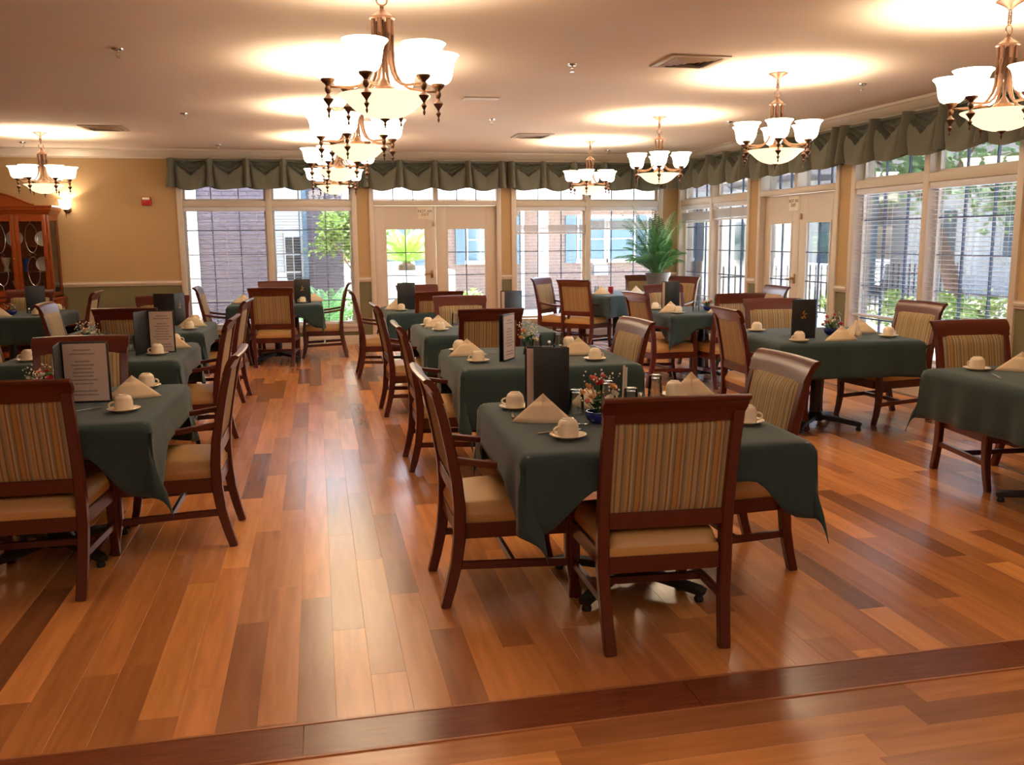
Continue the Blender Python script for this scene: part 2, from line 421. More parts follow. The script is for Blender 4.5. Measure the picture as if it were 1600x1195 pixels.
# wall with openings; (s, d, z) -> world.  back: s = X, d = outward +Y ; right: s = Y, d = outward +X
def backP(s, d, z): return (s, D+d, z)
def rightP(s, d, z): return (W+d, s, z)
def wbox(mb, P, s0, s1, d0, d1, z0, z1, mi=0, bev=0):
    a = P(s0, d0, z0); b = P(s1, d1, z1)
    mb.box(min(a[0], b[0]), max(a[0], b[0]), min(a[1], b[1]), max(a[1], b[1]), min(a[2], b[2]), max(a[2], b[2]), mi, bev)
SILL, HEAD = .30, 2.72
def wall(name, P, s0, s1, ops, label):
    b = MB(); cur = s0
    def pier(a, c, z0, z1):
        if c-a < 1e-4: return
        if z0 < RAILZ0: wbox(b, P, a, c, 0, T, z0, min(z1, RAILZ0), 1)
        if z1 > RAILZ0: wbox(b, P, a, c, 0, T, max(z0, RAILZ0), z1, 0)
    for a, c, door in sorted(ops):
        pier(cur, a, 0, HEAD); 
        if not door: pier(a, c, 0, SILL)
        cur = c
    pier(cur, s1, 0, HEAD); pier(s0, s1, HEAD, CEIL)
    return struct(name, b, [M['wall'], M['green']], label, 'wall')
OPB = [(-1.9, .62, 0), (.80, 2.80, 1), (2.96, 5.43, 0)]
OPR = [(6.42, 8.87, 0), (9.10, 10.97, 1), (11.2, 13.64, 0)]
wall('wall_back', backP, LX, W+T, OPB, 'tan back wall with olive lower band and window openings')
wall('wall_right', rightP, FY, D, OPR, 'tan side wall with olive lower band, windows and side door')
struct('wall_left', MB().box(LX-T, LX, FY, D+T, 0, CEIL), M['wall'], 'tan wall closing the far side of the room', 'wall')
struct('wall_front', MB().box(LX-T, W+T, FY-T, FY, 0, CEIL), M['wall'], 'tan wall behind the viewpoint', 'wall')

def runs(ops, s0, s1):
    out = []; cur = s0
    for a, c, _ in sorted(ops): out.append((cur, a)); cur = c
    out.append((cur, s1)); return [r for r in out if r[1]-r[0] > .03]
def door_runs(ops, s0, s1): return runs([o for o in ops if o[2]], s0, s1)
def molding(mb, P, s0, s1, prof):
    """prof: (d inward positive, z) polygon swept along s"""
    n = len(prof); vs = [P(s0, -d, z) for d, z in prof]+[P(s1, -d, z) for d, z in prof]
    fs = [(i, (i+1) % n, n+(i+1) % n, n+i) for i in range(n)]+[tuple(range(n-1, -1, -1)), tuple(range(n, 2*n))]
    mb.add(vs, fs)
rail = [(0, RAILZ0), (.014, RAILZ0), (.018, .955), (.03, .965), (.034, .985), (.026, 1.0), (.03, RAILZ1), (0, RAILZ1)]
basep = [(0, 0), (.018, 0), (.018, .11), (.012, .13), (.006, .14), (0, .14)]
crown = [(0, 2.712), (.012, 2.712), (.016, 2.735), (.04, 2.755), (.07, 2.79), (.085, 2.81), (.10, 2.815), (.104, CEIL), (0, CEIL)]
b1, b2_ = MB(), MB()
for a, c in runs(OPB, LX, W): molding(b1, backP, a, c, rail)
for a, c in runs(OPR, FY, D): molding(b2_, rightP, a, c, rail)
struct('trim_1', b1, M['trim'], 'cream chair rail along the back wall', 'trim')
struct('trim_2', b2_, M['trim'], 'cream chair rail along the side wall', 'trim')
b1, b2_ = MB(), MB()
for a, c in door_runs(OPB, LX, W): molding(b1, backP, a, c, basep)
for a, c in door_runs(OPR, FY, D): molding(b2_, rightP, a, c, basep)
struct('baseboard_back', b1, M['trim'], 'cream baseboard under the back windows', 'baseboard')
struct('baseboard_right', b2_, M['trim'], 'cream baseboard under the side windows', 'baseboard')
b1, b2_ = MB(), MB(); molding(b1, backP, LX, W, crown); molding(b2_, rightP, FY, D, crown)
struct('trim_3', b1, M['trim'], 'cream crown molding along the back wall', 'trim', ang=20)
struct('trim_4', b2_, M['trim'], 'cream crown molding along the side wall', 'trim', ang=20)

MZ = [.67, 1.02, 1.365, 1.715]
GD = .10
def window(idx, P, s0, s1, label):
    w = empty('window_%d' % idx, (0, 0, 0), 0, label, 'window', None, 'structure')
    fr = MB(); cw = .075; mid = (s0+s1)/2
    wbox(fr, P, s0, s0+cw, -.022, T, SILL, HEAD, bev=.006); wbox(fr, P, s1-cw, s1, -.022, T, SILL, HEAD, bev=.006)
    wbox(fr, P, s0, s1, -.022, T, HEAD-.05, HEAD); wbox(fr, P, mid-.04, mid+.04, -.016, T-.045, SILL, HEAD, bev=.006)
    wbox(fr, P, s0+cw, s1-cw, -.012, T-.04, 2.045, 2.13, bev=.006)
    obj('frame', fr, M['trim'], w)
    st = MB(); wbox(st, P, s0-.03, s1+.03, -.05, T, SILL-.03, SILL+.025, bev=.008)
    wbox(st, P, s0, s1, -.02, 0, SILL-.1, SILL-.03, bev=.006)
    obj('sill', st, M['trim'], w)
    for a, c in ((s0+cw, mid-.04), (mid+.04, s1-cw)):
        for z0, z1 in ((SILL+.025, 2.045), (2.13, HEAD-.05)):
            sa = MB(); q = .03
            for (u0, u1, y0, y1) in ((a, a+q, z0, z1), (c-q, c, z0, z1), (a+q, c-q, z0, z0+q), (a+q, c-q, z1-q, z1)):
                wbox(sa, P, u0, u1, GD-.02, GD+.03, y0, y1)
            sash = obj('sash', sa, M['trim'], w)
            g = MB(); wbox(g, P, a+q, c-q, GD+.002, GD+.006, z0+q, z1-q); obj('pane', g, M['glass'], sash)
            for k in (1, 2):
                u = a+(c-a)*k/3; g = MB(); wbox(g, P, u-.0065, u+.0065, GD-.006, GD+.014, z0+q, z1-q); obj('muntin', g, M['muntin'], sash)
            if z0 < 1:
                for zz in MZ:
                    g = MB(); wbox(g, P, a+q, c-q, GD-.005, GD+.013, zz-.0065, zz+.0065); obj('muntin', g, M['muntin'], sash)
    return w
window(1, backP, -1.9, .62, 'tall white framed back window with lowered blinds by the china cabinet')
window(2, backP, 2.96, 5.43, 'tall white framed back window with raised blinds beside the potted palm')
window(3, rightP, 11.2, 13.64, 'tall white framed side window in the corner behind the potted palm')
window(4, rightP, 6.42, 8.87, 'tall white framed side window with lowered blinds, nearest on that wall')

def text(name, body, size, loc, rot, mt, parent):
    cu = bpy.data.curves.new(name, 'FONT'); cu.body = body; cu.size = size; cu.align_x = 'CENTER'; cu.align_y = 'CENTER'; cu.extrude = .0008; cu.space_line = .9
    o = bpy.data.objects.new(name, cu); COL.objects.link(o)
    dg = bpy.context.evaluated_depsgraph_get(); me = bpy.data.meshes.new_from_object(o.evaluated_get(dg))
    bpy.data.objects.remove(o); me.materials.clear(); me.materials.append(mt)
    q = bpy.data.objects.new(name, me); COL.objects.link(q); q.location = loc; q.rotation_euler = rot; q.parent = parent
    return q
def door(idx, P, s0, s1, label, hs):
    w = empty('door_%d' % idx, (0, 0, 0), 0, label, 'door', None, 'structure')
    fr = MB(); cw = .07; mid = (s0+s1)/2
    wbox(fr, P, s0, s0+cw, -.022, T, 0, HEAD, bev=.006); wbox(fr, P, s1-cw, s1, -.022, T, 0, HEAD, bev=.006)
    wbox(fr, P, s0, s1, -.022, T, HEAD-.05, HEAD); wbox(fr, P, s0+cw, s1-cw, -.022, T, 2.065, 2.135, bev=.006)
    wbox(fr, P, mid-.035, mid+.035, -.01, T-.04, 2.135, HEAD-.05); wbox(fr, P, s0+cw, s1-cw, -.0, T, 0, .015)
    obj('frame', fr, M['trim'], w)
    for a, c in ((s0+cw, mid-.035), (mid+.035, s1-cw)):
        g = MB(); wbox(g, P, a, c, GD+.002, GD+.006, 2.135, HEAD-.05); sash = obj('transom_pane', g, M['glass'], w)
        for k in (1, 2):
            u = a+(c-a)*k/3; g = MB(); wbox(g, P, u-.0065, u+.0065, GD-.006, GD+.014, 2.135, HEAD-.05); obj('muntin', g, M['muntin'], sash)
    for i, (a, c) in enumerate(((s0+cw+.004, mid-.003), (mid+.003, s1-cw-.004))):
        l = MB(); q = .155; zb, zt = .30, 1.735; top = 2.06
        d0, d1 = GD-.045, GD
        wbox(l, P, a, a+q, d0, d1, .02, top, bev=.003); wbox(l, P, c-q, c, d0, d1, .02, top, bev=.003)
        wbox(l, P, a+q, c-q, d0, d1, .02, zb); wbox(l, P, a+q, c-q, d0, d1, zt, top)
        e = .022
        for (u0, u1, y0, y1) in ((a+q, a+q+e, zb, zt), (c-q-e, c-q, zb, zt), (a+q+e, c-q-e, zb, zb+e), (a+q+e, c-q-e, zt-e, zt)):
            wbox(l, P, u0, u1, d0-.008, d0, y0, y1)
        lf = obj('door_leaf', l, M['trim'], w)
        g = MB(); wbox(g, P, a+q, c-q, d0+.02, d0+.024, zb, zt); obj('pane', g, M['glass'], lf)
        u = (a+c)/2; g = MB(); wbox(g, P, u-.0065, u+.0065, d0+.012, d0+.03, zb, zt); obj('muntin', g, M['muntin'], lf)
        for zz in MZ[:1]+MZ[1:3]+[1.385][:0]:
            g = MB(); wbox(g, P, a+q, c-q, d0+.013, d0+.029, zz-.0065, zz+.0065); obj('muntin', g, M['muntin'], lf)
        if i == hs:
            h = MB(); u = (c-.07) if hs == 0 else (a+.07); sg = -1 if hs == 0 else 1
            wbox(h, P, u-.02, u+.02, d0-.012, d0, .98, 1.10, bev=.004)
            A = Vector(P(u, d0-.01, 1.045)); B = Vector(P(u, d0-.05, 1.045)); Cc = Vector(P(u+sg*.12, d0-.05, 1.04))
            h.tube([A, B], .012, 8); h.tube([B, (B+Cc)/2, Cc], .01, 8)
            obj('lever_handle', h, M['brass'], lf)
    return w
door(1, backP, .80, 2.80, 'white double glazed door in the back wall', 0)
door(2, rightP, 9.10, 10.97, 'white double glazed door in the side wall', 1)
def exit_sign(P, s, label, rot):
    t = empty('door_sign', P(s, 0, 1.955), 0, label, 'sign')
    q = MB(); d0 = GD-.045
    wbox(q, lambda a, b, c: Vector(P(a, b, c))-Vector(P(s, 0, 1.955)), s-.115, s+.115, d0-.006, d0-.0005, 1.865, 2.045, bev=.002)
    obj('plate', q, M['sign'], t)
    off = Vector(P(s, d0-.0075, 1.955))-Vector(P(s, 0, 1.955))
    text('lettering', 'NOT AN\nEXIT', .056, off, rot, M['ink'], t)
exit_sign(backP, 1.64, 'small white door sign reading not an exit on back door', (PI/2, 0, 0))
exit_sign(rightP, 10.18, 'small white door sign reading not an exit on side door', (PI/2, 0, -PI/2))
def contact(P, s, label):
    b = MB(); d0 = GD-.045; wbox(b, P, s-.022, s+.022, d0-.022, d0-.0005, 1.755, 1.825, bev=.005)
    wbox(b, P, s-.012, s+.012, d0-.026, d0-.022, 1.77, 1.80, bev=.002)
    obj('door_contact', b, M['ventm'], None, label, 'sensor')
contact(backP, 1.765, 'beige door contact sensor below the sign on back door')
contact(rightP, 10.0, 'beige door contact sensor below the sign on side door')

# blinds -------------------------------------------------------------
slat = {}
def blind(P, s0, s1, ztop, zbot, label, raised=0):
    t = empty('window_blind', (0, 0, 0), 0, label, 'blind', 'slatted blinds')
    Lr = s1-s0
    h = MB(); wbox(h, P, s0, s1, -.0, .075, ztop-.06, ztop, bev=.004); obj('headrail', h, M['blind'], t)
    key = (P.__name__, round(Lr, 3))
    if key not in slat:
        b = MB(); tl = math.radians(3); dx, dz = .022*math.cos(tl), .024*math.sin(tl)
        def Q(s, d, z):
            a = Vector(P(s, d, z)); o = Vector(P(0, 0, 0)); return a-o
        th = .0012
        vs = [Q(-Lr/2+.004, -dx, dz-th), Q(Lr/2-.004, -dx, dz-th), Q(Lr/2-.004, dx, -dz-th), Q(-Lr/2+.004, dx, -dz-th),
              Q(-Lr/2+.004, -dx, dz+th), Q(Lr/2-.004, -dx, dz+th), Q(Lr/2-.004, 0, th*2), Q(-Lr/2+.004, 0, th*2), Q(Lr/2-.004, dx, -dz+th), Q(-Lr/2+.004, dx, -dz+th)]
        fs = [(0, 3, 2, 1), (4, 5, 6, 7), (7, 6, 8, 9), (0, 1, 5, 4), (2, 3, 9, 8), (1, 2, 8, 6, 5), (0, 4, 7, 9, 3)]
        b.add(vs, fs); slat[key] = b.mesh('slat', M['blind'])
    c = Vector(P((s0+s1)/2, .036, 0))
    if not raised:
        z = ztop-.085
        while z > zbot+.05:
            obj('slat', slat[key], None, t, loc=(c.x, c.y, z)); z -= .0425
    else:
        b = MB(); z = zbot+.035
        for k in range(raised):
            wbox(b, P, s0+.004, s1-.004, .012, .060, z, z+.0032); z += .0048
        obj('slat_stack', b, M['blind'], t, kind='stuff'); 
        zz = z+.01
        n = 0
    b = MB(); wbox(b, P, s0+.002, s1-.002, .012, .060, zbot, zbot+.026, bev=.004); obj('bottom_rail', b, M['blind'], t)
    for q in (.12, .5, .88):
        b = MB(); u = s0+Lr*q
        for dd in (.010, .063): wbox(b, P, u-.0012, u+.0012, dd-.0008, dd+.0008, zbot+.02, ztop-.06)
        obj('ladder_cord', b, M['blind'], t)
    return t
m1 = (-1.9+.62)/2
blind(backP, -1.9+.078, m1-.043, 2.043, .33, 'lowered white slatted blind over shaded brick view, near china cabinet')
blind(backP, m1+.043, .62-.078, 2.043, .33, 'lowered white slatted blind over garden view, beside the back door')
m2 = (2.96+5.43)/2
blind(backP, 2.96+.078, m2-.043, 2.043, 1.63, 'raised white blind in back window next to the door', 22)
blind(backP, m2+.043, 5.43-.078, 2.043, 1.69, 'raised white blind in back window nearest the room corner', 22)
m3 = (11.2+13.64)/2
blind(rightP, m3+.043, 13.64-.078, 2.043, 1.78, 'raised white blind in side window nearest the room corner', 26)
blind(rightP, 11.2+.078, m3-.043, 2.043, 1.80, 'raised white blind in side window next to the side door', 26)
m4 = (6.42+8.87)/2
blind(rightP, m4+.043, 8.87-.078, 2.043, .70, 'lowered white blind stopping short of sill beside the side door')
blind(rightP, 6.42+.078, m4-.043, 2.043, .56, 'lowered white blind in the nearest half of side window')

# valances -----------------------------------------------------------
def valance(P, s0, s1, label, flare=0):
    t = empty('window_valance', (0, 0, 0), 0, label, 'valance', 'sage swag valances')
    n = max(3, round((s1-s0)/.535)); tw = .115
    ztop, zb = 2.712, 2.325; d0 = -.105
    bd = MB(); wbox(bd, P, s0+.01, s1-.01, d0+.012, .0, ztop-.028, ztop-.004); obj('mounting_board', bd, M['valance'], t)
    pitch = (s1-s0-tw)/n
    for i in range(n):
        a = s0+tw*.5+i*pitch; rr = random.uniform(-1, 1)
        def fn(u, v, a=a, rr=rr):
            s = a+u*pitch; e = 1-(2*u-1)**2; tri = 1-abs(2*u-1)
            g = v/(.46*tri**.85+.05)
            if g < 1: d_ = -.030+.028*math.cos(2*PI*g*2.5)+.036*g**4
            else: d_ = .066+.030*math.sin(PI*min(1, (g-1)/3))
            belly = d_*min(1, tri*3.2)+.022*math.sin(PI*u)*v
            z = ztop-(ztop-zb)*v-(.050*e+.012*math.sin(2*PI*u+rr))*v
            return P(s, d0+.03-belly, z)
        obj('swag', MB().grid(fn, 28, 30), M['valance'], t)
    for i in range(n+1):
        c = s0+tw*.5+i*pitch
        def fn(u, v, c=c, i=i):
            w_ = tw*(.82+.42*v); x = (u-.5); dz = .02*math.cos(PI*x)
            fl_ = -.03*v*flare if i == 0 else 0
            return P(c+x*w_+fl_, d0+.035-.105*math.cos(PI*x)**.7-.045*v*math.cos(PI*x), ztop+.003-(ztop-zb+.012)*v+.006*math.sin(9*x)*v)
        obj('pleat_tail', MB().grid(fn, 10, 8), M['valance'], t)
    for e_, sg in ((s0, -1), (s1, 1)):
        b = MB(); wbox(b, P, e_-.004, e_+.004, d0+.0, -.001, zb+.02, ztop); obj('end_return', b, M['valance'], t)
    return t
valance(backP, -1.98, .665, 'sage green swag valance over the blinded back window', 1)
valance(backP, .70, 2.86, 'sage green swag valance over the back door')
valance(backP, 2.90, 5.46, 'sage green swag valance over the back window by the palm')
valance(rightP, 11.12, 13.46, 'sage green swag valance over the corner side window')
valance(rightP, 8.98, 11.08, 'sage green swag valance over the side door')
valance(rightP, 6.2, 8.94, 'sage green swag valance over the blinded side window')

# ------------------------------------------------------------------ chairs
def chair_meshes():
    R = {}
    def hs(z): return .222+.018*min(1, z/.33)
    prof = [(-.318, 0), (-.293, .09), (-.268, .2), (-.254, .32), (-.253, .44), (-.262, .55), (-.285, .68), (-.315, .82), (-.345, .93)]
    for sx in (-1, 1):
        b = MB(); b.sweep([(sx*hs(z), y, z) for y, z in prof], .044, [.04, .043, .047, .052, .05, .046, .042, .038, .032], (1, 0, 0))
        R['rear%d' % sx] = b.mesh('leg', M['wood'])
        b = MB(); fp = [(.262, 0), (.242, .08), (.226, .18), (.226, .28), (.232, .36), (.226, .45), (.214, .53), (.212, .585)]
        b.sweep([(sx*(.242+.006*min(1, z/.5)), y, z) for y, z in fp], [.036, .038, .042, .046, .044, .036, .032, .034], [.036, .04, .046, .05, .046, .036, .034, .04], (1, 0, 0))
        R['front%d' % sx] = b.mesh('leg', M['wood'])
        b = MB(); ap = [(-.27, .645), (-.2, .632), (-.1, .616), (0, .606), (.1, .600), (.18, .596), (.235, .590), (.262, .578)]
        b.sweep([(sx*(.243+.014*math.sin(PI*min(1, (y+.27)/.5))), y, z) for y, z in ap], [.03, .036, .042, .046, .05, .052, .046, .03], [.026, .026, .026, .026, .026, .026, .024, .016], (1, 0, 0))
        R['arm%d' % sx] = b.mesh('arm', M['wood'])
        b = MB(); b.sweep([(sx*.232, -.27, .185), (sx*.238, 0, .175), (sx*.244, .228, .165)], .02, .034, (1, 0, 0)); R['st%d' % sx] = b.mesh('stretcher', M['wood'])
    b = MB(); b.sweep([(-.236, -.02, .176), (0, -.02, .176), (.236, -.02, .176)], .02, .032, (0, 1, 0)); R['stc'] = b.mesh('stretcher', M['wood'])
    # crest rail: rolled profile swept across, slightly bowed
    cp = [(-.300, .838), (-.318, .842), (-.330, .88), (-.347, .93), (-.366, .968), (-.384, .984), (-.392, .981), (-.390, .972), (-.372, .962+.028), (-.356, .992), (-.342, .975), (-.325, .93), (-.308, .88)]
    cp = [(-.335, .888), (-.345, .910), (-.358, .938), (-.378, .966), (-.394, .974), (-.395, .984), (-.382, .990), (-.362, .986), (-.342, .965), (-.328, .938), (-.318, .910), (-.310, .888)]
    b = MB(); vs = []; ns = 9
    for i in range(ns):
        u = i/(ns-1)*2-1
        for y, z in cp: vs.append((u*(.262+.008*(z > .93)), y-.012*(1-u*u), z+.004*(1-u*u)*(z > .95)))
    n = len(cp); fs = [(i*n+k, i*n+(k+1) % n, (i+1)*n+(k+1) % n, (i+1)*n+k) for i in range(ns-1) for k in range(n)]
    fs += [tuple(range(n-1, -1, -1)), tuple((ns-1)*n+k for k in range(n))]
    b.add(vs, fs, 0, True); R['crest'] = b.mesh('crest_rail', M['wood'], 50)
    b = MB(); b.sweep([(-.222, -.258, .505), (0, -.262, .505), (.222, -.258, .505)], .032, .062, (0, 1, 0)); R['brail'] = b.mesh('back_rail', M['wood'])
    # back panel: padded front, flatter padded rear, follows the rake
    def rk(z): return -.258-.066*((z-.53)/.36)**1.1 if z > .53 else -.258
    def pf(u, v, s):
        z = .532+(.895-.532)*v; x = (u*2-1)*.219; e = (min(1, min(u, 1-u)*9)*min(1, min(v, 1-v)*8))**.5
        return (x, rk(z)+(.006+.022*e if s > 0 else -.006-.012*e), z)
    b = MB(); b.grid(lambda u, v: pf(u, v, 1), 14, 12, 0, True); b.grid(lambda u, v: pf(u, v, -1), 14, 12, 0)
    R['panel'] = b.mesh('back_panel', M['stripe'])
    # seat frame
    b = MB(); vs = []
    for z in (.298, .362):
        vs += [(-.228, -.262, z), (.228, -.262, z), (.262, .238, z), (.2, .256, z), (-.2, .256, z), (-.262, .238, z)]
    fs = [(5, 4, 3, 2, 1, 0), (6, 7, 8, 9, 10, 11)]+[(i, (i+1) % 6, 6+(i+1) % 6, 6+i) for i in range(6)]
    b.add(vs, fs); R['frame'] = b.mesh('seat_frame', M['wood'])
    # cushion
    def cu(u, v, top):
        x = u*2-1; y = v*2-1
        ex = math.copysign(abs(x)**.8, x); ey = math.copysign(abs(y)**.8, y)
        hw = .219+.035*(ey+1)/2; k = max(abs(x), abs(y))
        r = min(1, (1-k)*5); dome = (1-(1-r)**2)**.5
        X = ex*hw*(.965+.035*(1 if 0 else dome)) if k < 1 else ex*hw*.965
        Y = -.006+ey*.258*(.97+.03*dome)
        X *= 1+.02*math.sin(PI*v)
        if top: return (X, Y, .395+.045*dome+.032*(1-x*x)*(1-y*y))
        return (X, Y, .358)
    b = MB(); n = 14
    b.grid(lambda u, v: cu(u, v, True), n, n)
    # skirt
    per = [(i/n, 0) for i in range(n)]+[(1, i/n) for i in range(n)]+[(1-i/n, 1) for i in range(n)]+[(0, 1-i/n) for i in range(n)]
    vs = [cu(u, v, True) for u, v in per]+[tuple(a*b_ for a, b_ in zip(cu(u, v, True), (1.012, 1.012, 0)))[:2]+(.378,) for u, v in per]+[cu(u, v, False) for u, v in per]
    N = len(per); fs = [(r*N+(i+1) % N, r*N+i, (r+1)*N+i, (r+1)*N+(i+1) % N) for r in range(2) for i in range(N)]
    b.add(vs, [tuple(reversed(f)) for f in fs], 0, True); R['seat'] = b.mesh('seat_cushion', M['vinyl'], 60)
    return R
CM = chair_meshes()
def make_chair(label, group):
    t = empty('dining_armchair', (0, 0, 0), 0, label, 'chair', group)
    for sx in (-1, 1):
        obj('leg', CM['rear%d' % sx], None, t); obj('leg', CM['front%d' % sx], None, t)
        obj('arm', CM['arm%d' % sx], None, t); obj('stretcher', CM['st%d' % sx], None, t)
    obj('stretcher', CM['stc'], None, t); obj('crest_rail', CM['crest'], None, t); obj('back_rail', CM['brail'], None, t)
    obj('back_panel', CM['panel'], None, t); obj('seat_frame', CM['frame'], None, t); obj('seat_cushion', CM['seat'], None, t)
    return t
TN = dict(T1='front middle table', T2='second table of the middle row', T3='third table of the middle row', T4='table before the back door',
          L1='front left table', L2='second left table', L3='third left table', W1='table under the blinded back window', LL='table by the china cabinet',
          R1='table by the blinded side window', R2='table before the side door', R3='table by the potted palm', RR='front right table')
CH = [('T1', 1.26, 3.31, -4, 'near side, its striped back to us'), ('T1', .795, 3.82, -90, 'aisle side, seen from its side'), ('T1', 1.81, 3.88, 90, 'window side, its striped front showing'),
      ('T2', .89, 6.12, -90, 'aisle side'), ('T2', 1.80, 5.9, 93, 'window side'),
      ('T3', 1.39, 7.55, -2, 'near side, its back to us'), ('T3', 1.40, 8.60, 180, 'far side, facing us'), ('T3', .86, 8.10, -88, 'aisle side'),
      ('T4', 1.29, 10.2, 3, 'near side, its back to us'), ('T4', 1.30, 11.05, 190, 'far side, facing us'), ('T4', .74, 10.45, -90, 'aisle side'),
      ('L1', -1.28, 4.36, -1, 'near side, its striped back to us'), ('L1', -1.395, 5.43, 181, 'far side, facing us'), ('L1', -.785, 4.86, 89, 'aisle side, seen from its side'),
      ('L2', -1.0, 7.08, 88, 'aisle side'), ('L2', -2.04, 7.05, -90, 'wall side, its front lit by the windows'),
      ('L3', -1.6, 8.64, -5, 'near side, its back to us'), ('L3', -1.605, 9.74, 180, 'far side, facing us'), ('L3', -1.04, 9.18, 86, 'aisle side'), ('L3', -2.16, 9.25, -90, 'wall side, tilted to the light'),
      ('LL', -2.90, 11.36, 92, 'window side, its back to the light'), ('LL', -3.45, 11.72, 180, 'far side, in front of the cabinet'),
      ('W1', -.53, 11.74, -5, 'near side, its back to us'), ('W1', -1.12, 12.0, -90, 'left end, facing the aisle'), ('W1', .05, 12.42, 88, 'end nearest the back door'), ('W1', -.55, 12.9, 180, 'far side, against the window'),
      ('R1', 3.57, 6.68, -92, 'aisle side'), ('R1', 4.02, 7.19, 171, 'far side, facing us'), ('R1', 4.70, 6.75, 95, 'window side, facing the aisle'),
      ('R2', 4.18, 8.77, 1, 'near side, its back to us'), ('R2', 4.86, 9.58, 90, 'door side, facing the aisle'), ('R2', 3.62, 9.0, -84, 'aisle side'), ('R2', 4.20, 10.02, 190, 'far side, facing us'),
      ('R3', 3.50, 12.66, 227, 'window side, turned to the room'), ('R3', 3.77, 12.36, -48, 'aisle side, turned away from us'), ('R3', 4.88, 12.98, 166, 'far side, facing us'), ('R3', 4.98, 12.26, 120, 'palm side, showing only its top rail'),
      ('RR', 4.20, 4.80, 176, 'far side, facing us')]
ch0 = None
for tk, x, y, rz, wh in CH:
    lab = 'striped mahogany armchair at %s, %s' % (TN[tk], wh)
    if ch0 is None:
        ch0 = make_chair(lab, 'striped dining armchairs'); ch0.location = (x, y, 0); ch0.rotation_euler = (0, 0, math.radians(rz))
    else: dup(ch0, (x, y, 0), rz, lab)

# ------------------------------------------------------------------ tables and cloths
TH = .752
tab0 = None
def make_table(label):
    t = empty('dining_table', (0, 0, 0), 0, label, 'table', 'pedestal dining tables')
    obj('tabletop', MB().box(-.565, .565, -.565, .565, TH-.032, TH, bev=.008), M['wood'], t)
    c = MB(); c.lathe([(.047, .07), (.047, .70)], seg=14); c.lathe([(.07, .05), (.075, .09), (.05, .12)], seg=14)
    obj('pedestal', c, M['black'], t)
    obj('top_plate', MB().box(-.25, .25, -.25, .25, TH-.05, TH-.033, bev=.004), M['black'], t)
    for k in range(4):
        a = PI/4+k*PI/2; f = MB(); d = Vector((math.cos(a), math.sin(a), 0)); s = (-math.sin(a), math.cos(a), 0)
        f.sweep([d*.03+Vector((0, 0, .085)), d*.2+Vector((0, 0, .066)), d*.35+Vector((0, 0, .048)), d*.375+Vector((0, 0, .04))], [.07, .06, .055, .05], [.04, .034, .03, .028], s)
        ft = obj('base_foot', f, M['black'], t)
        g = MB(); g.lathe([(.02, 0), (.022, .012), (.012, .03), (.01, .04)], (d.x*.352, d.y*.352, 0), 10); obj('glide', g, M['black'], ft)
    return t
TB = [('T1', 1.31, 3.67, -2, dict(s=.11, w=.13, e=.12)), ('T2', 1.43, 5.91, -1, dict(w=.14, e=.13)), ('T3', 1.44, 7.97, 0, dict(w=.14, s=.13)), ('T4', 1.32, 10.44, 0, dict(w=.12, s=.12, n=.14)),
      ('L1', -1.32, 4.72, -1, dict(e=.12, s=.11)), ('L2', -1.52, 6.92, 0, dict(e=.12, w=.13)), ('L3', -1.58, 8.86, 0, dict(e=.12, s=.12, w=.14)), ('W1', -.53, 12.2, 0, dict(e=.14, w=.14, s=.13, n=.14)),
      ('LL', -3.42, 11.15, 0, dict(e=.12)), ('R1', 3.99, 6.6, -4, dict(e=.15, w=.13, n=.15)), ('R2', 4.14, 9.24, 0, dict(w=.12, s=.12, e=.13)), ('R3', 4.3, 12.62, 20, dict()), ('RR', 4.12, 4.12, 0, dict(n=.14))]
SWING = dict(T1=dict(SW=1.25, SE=.2), L1=dict(SE=-.35), T2=dict(SW=.9), RR=dict(NW=-.2), R1=dict(SE=.1))
